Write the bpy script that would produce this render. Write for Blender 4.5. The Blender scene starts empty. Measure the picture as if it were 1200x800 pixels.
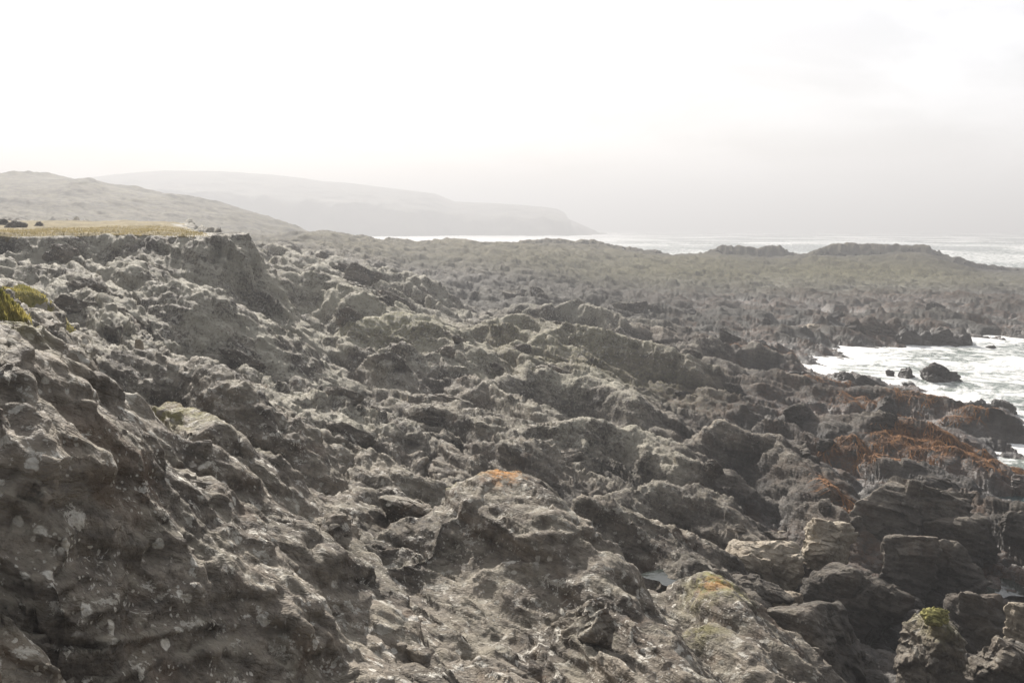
import bpy, bmesh, math, random, os
import numpy as np
from mathutils import Vector, Matrix

F32 = np.float32
SC = bpy.context.scene
COL = SC.collection
Q = float(os.environ.get('SCENE_Q', '1'))       # mesh density while testing; 1 = final

# ------------------------------------------------------------------ camera
CAM_H = 12.0
FPX, W0, H0 = 1167.0, 1200.0, 800.0
PITCH = math.atan((400 - 265) / FPX)
cp, sp = math.cos(PITCH), math.sin(PITCH)

def pt(px, py, d):
    a, b = (px - 600) / FPX, (400 - py) / FPX
    dx, dy, dz = a, cp + b * sp, -sp + b * cp
    k = d / dy
    return (dx * k, d, CAM_H + dz * k)

cam_d = bpy.data.cameras.new('camera')
cam = bpy.data.objects.new('camera', cam_d); COL.objects.link(cam)
cam_d.sensor_width = 36.0; cam_d.lens = 36.0 * FPX / W0
cam_d.clip_start = 0.1; cam_d.clip_end = 120000
cam.location = (0, 0, CAM_H)
cam.rotation_euler = (math.pi / 2 - PITCH, 0, 0)
SC.camera = cam

# ------------------------------------------------------------------ noise
def _hash(ix, iy, iz, seed):
    h = (ix.astype(np.uint32) * np.uint32(374761393) + iy.astype(np.uint32) * np.uint32(668265263)
         + (iz.astype(np.uint32) * np.uint32(2246822519) if iz is not None else np.uint32(0)) + np.uint32(seed * 3266489917 & 0xffffffff))
    h = (h ^ (h >> np.uint32(13))) * np.uint32(1274126177)
    h = (h ^ (h >> np.uint32(16))) * np.uint32(2654435761)
    return h ^ (h >> np.uint32(15))

_ang = np.arange(256) * (2 * np.pi / 256)
_GX, _GY = np.cos(_ang).astype(F32), np.sin(_ang).astype(F32)
_rg = np.random.RandomState(7).normal(size=(256, 3)); _rg /= np.linalg.norm(_rg, axis=1)[:, None]
_R3 = _rg.astype(F32)

def noise2(x, y, seed=0):
    fx, fy = np.floor(x), np.floor(y)
    ix, iy = fx.astype(np.int32), fy.astype(np.int32)
    dx, dy = (x - fx).astype(F32), (y - fy).astype(F32)
    u = dx * dx * dx * (dx * (dx * 6 - 15) + 10); v = dy * dy * dy * (dy * (dy * 6 - 15) + 10)
    def g(ox, oy):
        k = _hash(ix + ox, iy + oy, None, seed) & np.uint32(255)
        return _GX[k] * (dx - ox) + _GY[k] * (dy - oy)
    a = g(0, 0); b = g(1, 0); c = g(0, 1); d = g(1, 1)
    return ((a + u * (b - a)) + v * ((c + u * (d - c)) - (a + u * (b - a)))) * 1.5

def noise3(x, y, z, seed=0):
    fx, fy, fz = np.floor(x), np.floor(y), np.floor(z)
    ix, iy, iz = fx.astype(np.int32), fy.astype(np.int32), fz.astype(np.int32)
    dx, dy, dz = x - fx, y - fy, z - fz
    f = lambda t: t * t * t * (t * (t * 6 - 15) + 10)
    u, v, w = f(dx), f(dy), f(dz)
    def g(ox, oy, oz):
        k = _hash(ix + ox, iy + oy, iz + oz, seed) & np.uint32(255)
        r = _R3[k]
        return r[..., 0] * (dx - ox) + r[..., 1] * (dy - oy) + r[..., 2] * (dz - oz)
    L = lambda a, b, t: a + t * (b - a)
    return L(L(L(g(0,0,0), g(1,0,0), u), L(g(0,1,0), g(1,1,0), u), v),
             L(L(g(0,0,1), g(1,0,1), u), L(g(0,1,1), g(1,1,1), u), v), w) * 1.5

def fbm2(x, y, oct=4, seed=0, gain=0.5):
    s, a = 0, 1.0
    for o in range(oct):
        s = s + a * noise2(x, y, seed + o * 17); a *= gain
        x, y = x * 2.03 + 5.1, y * 2.03 - 3.7
    return s

def ridge2(x, y, oct=4, seed=0, gain=0.55):
    s, a, wt = 0, 1.0, 1.0
    for o in range(oct):
        n = 1 - np.abs(noise2(x, y, seed + o * 23)) * 1.6
        n = n * np.clip(n, 0, 1) * wt
        s = s + a * n; wt = np.clip(n * 1.6, 0, 1); a *= gain
        x, y = x * 2.1 + 9.1, y * 2.1 - 1.7
    return s

def fbm3(p, oct=4, seed=0, gain=0.5):
    s, a = 0, 1.0
    x, y, z = p[:, 0], p[:, 1], p[:, 2]
    for o in range(oct):
        s = s + a * noise3(x, y, z, seed + o * 13); a *= gain
        x, y, z = x * 2.03 + 1.3, y * 2.03 + 7.7, z * 2.03 - 4.1
    return s

from concurrent.futures import ThreadPoolExecutor
POOL = ThreadPoolExecutor(4)
def _rotm(ax, ay, az):
    return np.array((Matrix.Rotation(az, 3, 'Z') @ Matrix.Rotation(ay, 3, 'Y') @ Matrix.Rotation(ax, 3, 'X')), F32)
_bn = np.array([0.42 * 0.866, 0.42 * 0.5, 1.0]); _bn /= np.linalg.norm(_bn)
_bs = np.array([0.5, -0.866, 0.0]); _bs /= np.linalg.norm(_bs)
BED = np.stack([np.cross(_bs, _bn), _bs, _bn], 1).astype(F32)          # columns: down the dip, along the strike, across the bedding
BED_EUL = tuple(Matrix(BED.T.tolist()).to_euler('XYZ'))
def _facet(p, s, seed, an, tilt, groove):
    """fractured rock: every cell of a 3-D cell pattern is one tilted joint face; returns a displacement in metres"""
    q = (p.astype(F32) @ BED) / (s * np.array(an, F32))
    b = np.floor(q - 0.5).astype(np.int32)
    d1 = np.full(len(q), 9, F32); d2 = np.full(len(q), 9, F32); val = np.zeros(len(q), F32); val2 = np.zeros(len(q), F32)
    for ox in (0, 1):
        for oy in (0, 1):
            for oz in (0, 1):
                ix, iy, iz = b[:, 0] + ox, b[:, 1] + oy, b[:, 2] + oz
                h = _hash(ix, iy, iz, seed)
                jx = (h & np.uint32(1023)).astype(F32) * (0.6 / 1023) + 0.2
                jy = ((h >> np.uint32(10)) & np.uint32(1023)).astype(F32) * (0.6 / 1023) + 0.2
                jz = ((h >> np.uint32(20)) & np.uint32(1023)).astype(F32) * (0.6 / 1023) + 0.2
                lx = q[:, 0] - ix - jx; ly = q[:, 1] - iy - jy; lz = q[:, 2] - iz - jz
                dd = lx * lx + ly * ly + lz * lz
                g = _R3[(h * np.uint32(2654435761) >> np.uint32(9)) & np.uint32(255)]
                v = g[:, 0] * lx + g[:, 1] * ly + g[:, 2] * lz
                off = ((h * np.uint32(40503) >> np.uint32(7)) & np.uint32(255)).astype(F32) * (1 / 255) - 0.5
                v = v * tilt + off * 0.30
                near = dd < d1
                sec = (~near) & (dd < d2)
                val2 = np.where(near, val, np.where(sec, v, val2)); d2 = np.where(near, d1, np.minimum(d2, dd))
                val = np.where(near, v, val); d1 = np.where(near, dd, d1)
    e = np.sqrt(d2) - np.sqrt(d1)
    w = np.clip(e / 0.07, 0, 1); w = w * w * (3 - 2 * w)
    val = val * (0.5 + 0.5 * w) + val2 * (0.5 - 0.5 * w)
    return s * (val - groove * np.clip(1 - e / 0.09, 0, 1))
def facet3(p, s, seed, an=(1.0, 1.5, 0.6), tilt=0.55, groove=0.05):
    if len(p) == 0: return np.zeros(0, F32)
    n = 40000
    return np.concatenate(list(POOL.map(lambda i: _facet(p[i:i + n], s, seed, an, tilt, groove), range(0, len(p), n))))
def fracture(co, nr, nc, amt=1.0, far=None):
    """push the vertices of an nr x nc sheet along its broad normals by three sizes of joint blocks"""
    G = co.reshape(nr, nc, 3)
    n = np.cross(np.gradient(G, axis=1), np.gradient(G, axis=0))
    n = n / (np.linalg.norm(n, axis=2, keepdims=True) + 1e-9)
    n = n * np.sign(n[..., 2:3] + 1e-9)
    for _ in range(5):
        p = np.pad(n, ((2, 2), (2, 2), (0, 0)), mode='edge')
        n = (p[:-4, 2:-2] + p[4:, 2:-2] + p[2:-2, :-4] + p[2:-2, 4:] + n) / 5
    n = (n / (np.linalg.norm(n, axis=2, keepdims=True) + 1e-9)).reshape(-1, 3)
    r = np.hypot(co[:, 0], co[:, 1])
    wob = co + 0.12 * np.stack([noise2(co[:, 0] * 1.3, co[:, 1] * 1.3, 931), noise2(co[:, 0] * 1.3, co[:, 1] * 1.3, 937), co[:, 0] * 0], 1).astype(F32)
    d = facet3(wob, 2.2, 1, (1, 1.9, 0.5), 0.5, 0.06) * 0.24 * (1 - 0.75 * smooth(150, 400, r))
    m = r < 60
    d[m] += facet3(wob[m], 4.0, 7, (0.8, 2.0, 0.4), 0.42, 0.04) * 0.26 * smooth(60, 25, r[m])
    m = r < 260
    d[m] += facet3(co[m], 0.85, 2, (1, 1.8, 0.45), 0.6, 0.09) * (0.36 - 0.16 * smooth(30, 16, r[m])) * smooth(260, 90, r[m])
    m = r < 75
    d[m] += facet3(co[m], 0.33, 3, (1, 1.8, 0.4), 0.65, 0.09) * (0.45 - 0.17 * smooth(24, 14, r[m])) * smooth(75, 35, r[m])
    d = d * amt
    return (co + n * d[:, None]).astype(F32)

def smooth(a, b, x):
    t = np.clip((x - a) / (b - a), 0, 1)
    return t * t * (3 - 2 * t)

# ------------------------------------------------------------------ angular blocks: upper envelope of tilted, steep-sided blocks
class Blocks:
    N = 64
    def __init__(s, seed, size, aniso=1.6, K=5, top=0.30, tilt=(0.30, 0.0), tvar=0.12, slope=1.0):
        r = np.random.RandomState(seed); n = s.N
        s.size, s.an, s.K = size, aniso, K
        s.jx = (r.rand(n, n) * 0.8 + 0.1).astype(F32); s.jy = (r.rand(n, n) * 0.8 + 0.1).astype(F32)
        s.t = (r.rand(n, n) ** 1.2 * top).astype(F32)
        s.a = (tilt[0] + r.normal(0, tvar, (n, n))).astype(F32); s.b = (tilt[1] + r.normal(0, tvar, (n, n))).astype(F32)
        s.pl = []
        # scarp towards -u, two joint ends along the strike, a gentle toe down the dip, one odd corner
        for k, (a0, m0, m1, q0, q1) in enumerate(((np.pi, 1.3, 3.0, 0.18, 0.42), (1.57, 0.6, 2.0, 0.25, 0.55), (-1.57, 0.6, 2.0, 0.25, 0.55), (0.0, 0.25, 0.9, 0.2, 0.5), (2.5, 0.8, 2.0, 0.3, 0.55))):
            ang = a0 + r.normal(0, 0.28, (n, n))
            m = (m0 + (m1 - m0) * r.rand(n, n)) * slope
            q = q0 + (q1 - q0) * r.rand(n, n)
            s.pl.append(((m * np.cos(ang)).astype(F32), (m * np.sin(ang)).astype(F32), (m * q).astype(F32)))
    def __call__(s, u, v):
        # u across strike, v along strike (metres)
        x = (u / s.size).astype(F32); y = (v / (s.size * s.an)).astype(F32)
        fx, fy = np.floor(x), np.floor(y)
        ix, iy = fx.astype(np.int32), fy.astype(np.int32)
        env = np.full(x.shape, -9, F32)
        for ox in (-1, 0, 1):
            for oy in (-1, 0, 1):
                a, b = (ix + ox) & 63, (iy + oy) & 63
                k = a * 64 + b
                lx = x - (fx + ox + s.jx.ravel()[k]); ly = y - (fy + oy + s.jy.ravel()[k])
                drop = np.zeros(x.shape, F32)
                for (cx, cy, c0) in s.pl:
                    e = cx.ravel()[k] * lx + cy.ravel()[k] * ly - c0.ravel()[k]
                    drop = np.maximum(drop, e)
                far_ = np.maximum(np.maximum(np.abs(lx), np.abs(ly)) - 0.72, 0)
                drop = drop + far_ * far_ * 14
                h = s.t.ravel()[k] - s.a.ravel()[k] * lx + s.b.ravel()[k] * ly - drop
                # soft maximum keeps the crevices from being knife cuts
                env = np.maximum(env, h)
        return env * s.size

STR = (0.50, -0.866)                    # strike: to the right and towards the camera
def uv(x, y):
    return x * 0.866 + y * 0.5, x * STR[0] + y * STR[1]

B1 = Blocks(11, 4.6, 2.0, 5, 0.30, (0.34, 0.03), 0.11, 0.75)
B2 = Blocks(12, 2.0, 1.9, 5, 0.32, (0.36, 0.03), 0.13, 0.9)
B3 = Blocks(13, 0.80, 1.8, 5, 0.36, (0.36, 0.0), 0.16, 1.0)
B4 = Blocks(14, 0.30, 1.6, 5, 0.40, (0.3, 0.0), 0.2, 1.0)

def detail(x, y, a1=1.0, a2=1.0, a3=1.0, a4=1.0):
    """rock relief in metres, about zero mean"""
    wx = fbm2(x * 0.22, y * 0.22, 2, 3) * 0.8; wy = fbm2(x * 0.22, y * 0.22, 2, 9) * 0.8
    wx2 = noise2(x * 2.1, y * 2.1, 31) * 0.03; wy2 = noise2(x * 2.1, y * 2.1, 37) * 0.03
    x1, y1 = x + wx, y + wy
    u, v = uv(x1, y1)
    h = a1 * (B1(u, v) - 0.42)
    h = h + a2 * (B2(u + wx2, v + wy2) - 0.18) * 0.8
    u, v = uv(x1 + wx2, y1 + wy2)
    h = h + a3 * (B3(u, v) - 0.08) * 0.8
    h = h + a4 * (B4(u, v) - 0.04) * 0.7
    # bedding: thin steps following the dip
    ph = (u * 0.42 + h + fbm2(x * 0.3, y * 0.3, 2, 41) * 0.30) / 0.30
    fr = ph - np.floor(ph)
    h = h + a3 * (smooth(0.0, 0.8, fr) - fr) * 0.06
    h = h + a4 * (ridge2(u * 1.7, v * 0.9, 4, 51) - 0.8) * 0.03 + a4 * fbm2(x * 4.2, y * 4.2, 3, 61, 0.6) * 0.025
    return h

# ------------------------------------------------------------------ large landform: thin-plate spline through surveyed spots
spots = []
def S(px, py, d, z=None):
    p = pt(px, py, d); spots.append((p[0], p[1], p[2] if z is None else z))
def X(x, y, z): spots.append((x, y, z))
# near ground below the camera and the left slope
for q in [(0, 0, 9.6), (-7, 0, 9.9), (7, 0, 8.2), (0, 5, 8.1), (-5, 6, 8.3), (6, 6, 6.6), (-12, 4, 11.2), (14, 6, 4.0), (20, -4, 2.5), (-20, -6, 12),
          (0, -12, 10.5), (30, 10, -2), (40, -10, -3)]: X(*q)
S(0, 800, 8.0); S(200, 770, 10.8); S(120, 705, 11.2); S(400, 800, 11); S(600, 805, 13); S(760, 800, 15); S(880, 800, 19, 1.7); S(1000, 800, 20.5, 1.7); S(1200, 800, 22, 1.4)
S(0, 640, 9.8); S(250, 640, 12.5); S(400, 700, 13.5); S(330, 600, 16); S(560, 700, 15.5)
S(0, 345, 15); S(0, 415, 11.8); S(70, 420, 14.5); S(170, 490, 16); S(120, 560, 12.5)
S(480, 600, 21); S(588, 585, 20.5); S(700, 690, 19); S(770, 690, 22, 2.4)
S(250, 510, 23); S(330, 540, 22); S(420, 560, 25); S(300, 470, 30); S(400, 500, 33); S(120, 430, 26); S(100, 380, 34)
S(520, 530, 32); S(650, 560, 33); S(760, 600, 32); S(850, 640, 30); S(950, 650, 29.5); S(1020, 680, 28.5, 1.2); S(1100, 640, 32, 0.9); S(930, 720, 24.5, 1.4)
S(1200, 700, 27.5, 0.7); S(1160, 676, 31, 0.45); S(1185, 610, 38, 0.3); S(1060, 600, 35, 2.0); S(1250, 640, 34, 0.5); S(1330, 640, 34, 0.2)
S(600, 480, 42); S(720, 500, 43); S(820, 530, 42); S(920, 540, 44); S(1000, 560, 43); S(1100, 540, 48); S(1170, 560, 46); S(1000, 500, 54); S(1090, 490, 57); S(1170, 520, 56, 0.6)
S(300, 400, 52); S(450, 430, 52); S(600, 420, 58); S(740, 440, 58); S(860, 450, 62); S(930, 450, 68); S(980, 470, 62)
S(160, 347, 44); S(230, 370, 48); S(60, 330, 40); S(300, 340, 62); S(400, 330, 80); S(430, 312, 88); S(330, 322, 75)
S(500, 375, 72); S(640, 375, 76); S(700, 385, 76); S(800, 395, 82); S(880, 405, 88); S(940, 400, 98)
S(520, 345, 105); S(650, 352, 108); S(760, 365, 112); S(860, 375, 116); S(940, 385, 116, 0.9)
S(440, 305, 140); S(560, 318, 150); S(700, 330, 155); S(820, 338, 158); S(950, 345, 160); S(1080, 352, 150, 1.2); S(1200, 358, 150, 1.0); S(1350, 362, 150, 0.6)
S(1010, 385, 125, 0.6); S(1100, 380, 128, 0.8); S(1200, 380, 128, 0.2)
S(1000, 394, 113, 0.7); S(1100, 394, 113, 0.8); S(1200, 390, 117, 0.4)
# bay
for q in [(1040, 416, 96, -1.0), (1100, 420, 92, -1.8), (1000, 420, 90, -0.5), (1200, 410, 101, -1.2), (1200, 450, 78, -2.5), (1130, 470, 70, -1.0), (1240, 490, 66, -2.2), (1320, 450, 78, -3), (1350, 560, 48, -2.5),
          (1400, 400, 110, -2.5), (1060, 440, 80, -1.0), (1500, 700, 34, -3), (1700, 800, 30, -3), (1000, 448, 78, -0.4), (960, 432, 86, -0.3)]: S(*q)
S(0, 290, 24); S(-60, 285, 24); S(0, 306, 18.5); S(60, 330, 26); S(100, 348, 38)
S(150, 312, 53.5); S(230, 309, 56); S(60, 302, 48); S(300, 314, 66); S(-60, 300, 48)
# spit
S(400, 275, 255); S(500, 283, 262); S(560, 284, 262); S(640, 286, 262); S(700, 284, 262); S(760, 295, 262); S(830, 296, 262); S(900, 299, 262); S(960, 297, 255); S(1050, 294, 255); S(1100, 297, 250); S(1140, 310, 240); S(1200, 315, 238); S(1320, 318, 235, 1.5)
S(500, 300, 200); S(700, 310, 205); S(900, 318, 205); S(1050, 318, 205); S(1200, 328, 200); S(1350, 335, 200, 1.2)
for px in (420, 600, 800, 1000, 1150, 1350): S(px, 300, 318, -3.5)
S(1500, 330, 220, -2.5); S(1500, 370, 150, -2.5); S(1700, 330, 200, -4)
# inland on the left and the near hills
S(60, 266, 70, 11.3); S(-120, 262, 70, 11.6); S(100, 262, 100, 11.9); S(-120, 256, 100, 12.6); S(230, 275, 95); S(-250, 270, 50, 11.5); S(-200, 300, 25, 11.6); S(-300, 340, 14, 11.8)
S(270, 285, 120); S(340, 292, 130); S(100, 262, 160); S(0, 255, 160); S(-150, 248, 160); S(200, 270, 200); S(300, 275, 210)
S(0, 207, 450); S(70, 209, 450); S(-150, 205, 450); S(-400, 205, 450); S(120, 216, 445); S(180, 226, 435); S(240, 236, 430); S(290, 247, 420); S(330, 259, 400); S(350, 266, 380); S(400, 275, 340, 8.5)
S(0, 232, 300); S(120, 240, 300); S(220, 252, 300); S(300, 264, 300); S(-200, 228, 300); S(360, 278, 300, 8)
S(440, 285, 400, -3); S(400, 290, 520, -4); S(200, 260, 620, 4); S(0, 260, 650, 8); S(-400, 240, 650, 20); S(700, 300, 500, -4); S(1200, 300, 500, -5); S(1900, 300, 400, -5); S(-900, 240, 200, 18); S(-900, 260, 60, 13)

def warp(x, y):
    r = np.sqrt(x * x + y * y) + 1e-6
    k = np.log1p(r / 9.0) / r
    return x * k, y * k
_sp = np.array(spots, float)
_cx, _cy = warp(_sp[:, 0], _sp[:, 1])
def _phi(r2): return 0.5 * r2 * np.log(r2 + 1e-9)
_n = len(_sp)
_A = np.zeros((_n + 3, _n + 3))
_A[:_n, :_n] = _phi((_cx[:, None] - _cx[None]) ** 2 + (_cy[:, None] - _cy[None]) ** 2) + np.eye(_n) * 4e-4
_A[:_n, _n] = 1; _A[:_n, _n + 1] = _cx; _A[:_n, _n + 2] = _cy
_A[_n:, :_n] = _A[:_n, _n:].T
_w = np.linalg.solve(_A, np.concatenate([_sp[:, 2], [0, 0, 0]]))
def landform(x, y):
    wx, wy = warp(x.astype(float), y.astype(float))
    z = _w[_n] + _w[_n + 1] * wx + _w[_n + 2] * wy
    for i in range(_n):
        z = z + _w[i] * _phi((wx - _cx[i]) ** 2 + (wy - _cy[i]) ** 2)
    return z.astype(F32)

# turf shelf plan: polygon-ish region x < edge, y beyond the front edge
TURF_X = pt(238, 268, 60)[0]
def turf_front(x):
    return 57.0 + 2.4 * smooth(-27.5, -24.5, x) * 0.8 + 2.2 * noise2(x * 0.30, x * 0 + 0.3, 71) + 0.7 * noise2(x * 1.1, x * 0 + 0.3, 73) + 0.3 * noise2(x * 3.3, x * 0 + 0.7, 79) - 2.5 * smooth(-27, -30, x)
def turf_sd(x, y):
    """signed distance-like value: positive inside the turf shelf"""
    edge = TURF_X - 0.36 * (y - 60) + 0.5 * noise2(y * 0.5, y * 0 + 4.4, 75)
    return np.minimum(np.minimum(y - turf_front(x), (edge - x) * 0.6), 118 - y)

def ground(x, y, fine=True):
    x = x.astype(F32); y = y.astype(F32)
    r = np.sqrt(x * x + y * y)
    z = landform(x, y)
    sd = turf_sd(x, y)
    inside = smooth(-3.2 + 1.0 * noise2(x * 0.5, y * 0.5, 77), 0.1, sd)
    shelf = 11.45 + (0.003 + 0.014 * smooth(-24, -42, x)) * np.clip(y - 60, 0, 80)
    near = smooth(30, 45, y) * smooth(40, 4, np.abs(np.minimum(sd, 0)) * 3)
    low = np.where(sd < 0.25, np.minimum(z, 10.2 + 0.0 * z), z)
    z = z - 0.75 * smooth(12, 18, r) * smooth(0.6, 2.2, z)
    z = z + near * (inside * shelf + (1 - inside) * (low - 0.25) - z) * smooth(-13, -3.0, sd)
    # amplitude of the relief
    flat_ = 1 - 0.96 * smooth(0.8, 1.0, inside * near)
    nr_ = smooth(30, 16, r)
    low_ = 1 - 0.6 * smooth(0.5, -2.0, z)
    a1 = (0.32 + 0.33 * smooth(22, 45, r)) * low_ * flat_ * (1 - 0.35 * smooth(120, 240, r))
    a2 = 0.70 * (1 - 0.35 * nr_) * low_ * flat_ * (1 - 0.2 * smooth(120, 240, r))
    a3 = 0.38 * (1 - 0.4 * nr_) * flat_ * (1 - 0.75 * smooth(90, 260, r))
    a4 = 0.45 * (1 - 0.5 * nr_) * flat_ * (1 - smooth(35, 90, r)) + 0.0
    d = detail(x, y, a1, a2, a3, a4) * float(os.environ.get('DET', '1'))
    far = smooth(180, 420, r)
    d = d * (1 - 0.8 * far) + far * (ridge2(x * 0.02, y * 0.02, 3, 81) - 0.9) * 1.5 * smooth(1, 5, z)
    zz = z + d
    cap = (sd > -16) & (y > 40) & (y < 80) & (x < -8)
    zz = np.where(cap, np.minimum(zz, np.where(sd > -1, 11.5, 11.5 - 0.10 * np.clip(-sd - 1, 0, 15)) + 0.6 * (x < -40)), zz)
    return np.maximum(zz, -6.0), inside * near

def chunked(fn, x, y, n=60000):
    outs = list(POOL.map(lambda i: fn(x[i:i + n], y[i:i + n]), range(0, len(x), n)))
    return [np.concatenate(o) for o in zip(*outs)]

# ------------------------------------------------------------------ mesh helpers
def mesh_from(name, co, quads, attrs=None, smooth_shade=True):
    me = bpy.data.meshes.new(name)
    nv, nf = len(co), len(quads); k = quads.shape[1]
    me.vertices.add(nv); me.vertices.foreach_set('co', np.ascontiguousarray(co, F32).ravel())
    me.loops.add(nf * k); me.loops.foreach_set('vertex_index', np.ascontiguousarray(quads, np.int32).ravel())
    me.polygons.add(nf)
    me.polygons.foreach_set('loop_start', np.arange(0, nf * k, k, dtype=np.int32))
    me.polygons.foreach_set('use_smooth', np.full(nf, smooth_shade))
    me.update(calc_edges=True)
    for n, a in (attrs or {}).items():
        at = me.attributes.new(n, 'FLOAT', 'POINT'); at.data.foreach_set('value', np.ascontiguousarray(a, F32))
    return me

def link(name, me, mat, parent=None, loc=None):
    o = bpy.data.objects.new(name, me); COL.objects.link(o)
    if mat and not me.materials: me.materials.append(mat)
    if parent: o.parent = parent
    if loc is not None: o.location = loc
    return o

def grid_quads(nr, nc):
    i = (np.arange(nr - 1)[:, None] * nc + np.arange(nc - 1)[None]).ravel()
    return np.stack([i, i + 1, i + nc + 1, i + nc], 1)

def sub_mesh(co, quads, keep, attrs):
    q = quads[keep]
    used = np.unique(q); remap = np.full(len(co), -1, np.int64); remap[used] = np.arange(len(used))
    return co[used], remap[q], {k: a[used] for k, a in attrs.items()}

def tag(o, label=None, cat=None, group=None, kind=None):
    if label: o['label'] = label
    if cat: o['category'] = cat
    if group: o['group'] = group
    if kind: o['kind'] = kind
    return o

# ------------------------------------------------------------------ materials
def new_mat(name):
    m = bpy.data.materials.new(name); m.use_nodes = True
    nt = m.node_tree
    for n in list(nt.nodes): nt.nodes.remove(n)
    return m, nt
class NT:
    def __init__(s, nt): s.nt = nt
    def n(s, t, **k):
        n = s.nt.nodes.new(t)
        for a, b in k.items():
            if a.startswith('in_'): n.inputs[a[3:].replace('_', ' ')].default_value = b
            else: setattr(n, a, b)
        return n
    def l(s, a, b): s.nt.links.new(a, b)
    def math(s, op, a, b=None, clamp=False):
        n = s.nt.nodes.new('ShaderNodeMath'); n.operation = op; n.use_clamp = clamp
        for i, v in enumerate((a, b)):
            if v is None: continue
            if isinstance(v, (int, float)): n.inputs[i].default_value = v
            else: s.l(v, n.inputs[i])
        return n.outputs[0]
    def ramp(s, v, a, b, lo=0.0, hi=1.0):
        n = s.nt.nodes.new('ShaderNodeMapRange'); n.interpolation_type = 'SMOOTHSTEP'
        s.l(v, n.inputs[0]); n.inputs[1].default_value = a; n.inputs[2].default_value = b; n.inputs[3].default_value = lo; n.inputs[4].default_value = hi
        return n.outputs[0]
    def mix(s, f, a, b):
        n = s.nt.nodes.new('ShaderNodeMix'); n.data_type = 'RGBA'
        if isinstance(f, (int, float)): n.inputs[0].default_value = f
        else: s.l(f, n.inputs[0])
        for v, i in ((a, 6), (b, 7)):
            if isinstance(v, tuple): n.inputs[i].default_value = (*v, 1)
            else: s.l(v, n.inputs[i])
        return n.outputs[2]
    def noise(s, vec, scale, det=4, rough=0.55, dist=0.0):
        n = s.nt.nodes.new('ShaderNodeTexNoise'); s.l(vec, n.inputs['Vector'])
        n.inputs['Scale'].default_value = scale; n.inputs['Detail'].default_value = det; n.inputs['Roughness'].default_value = rough; n.inputs['Distortion'].default_value = dist
        return n.outputs[0]
    def voro(s, vec, scale, feat='F1', out=0, rnd=1.0):
        n = s.nt.nodes.new('ShaderNodeTexVoronoi'); n.feature = feat; s.l(vec, n.inputs['Vector']); n.inputs['Scale'].default_value = scale
        n.inputs['Randomness'].default_value = rnd
        return n.outputs[out]
    def attr(s, name):
        n = s.nt.nodes.new('ShaderNodeAttribute'); n.attribute_name = name; return n.outputs['Fac']
    def mapping(s, vec, scale=(1, 1, 1), rot=(0, 0, 0)):
        n = s.nt.nodes.new('ShaderNodeMapping'); s.l(vec, n.inputs[0]); n.inputs['Scale'].default_value = scale; n.inputs['Rotation'].default_value = rot
        return n.outputs[0]

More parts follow.
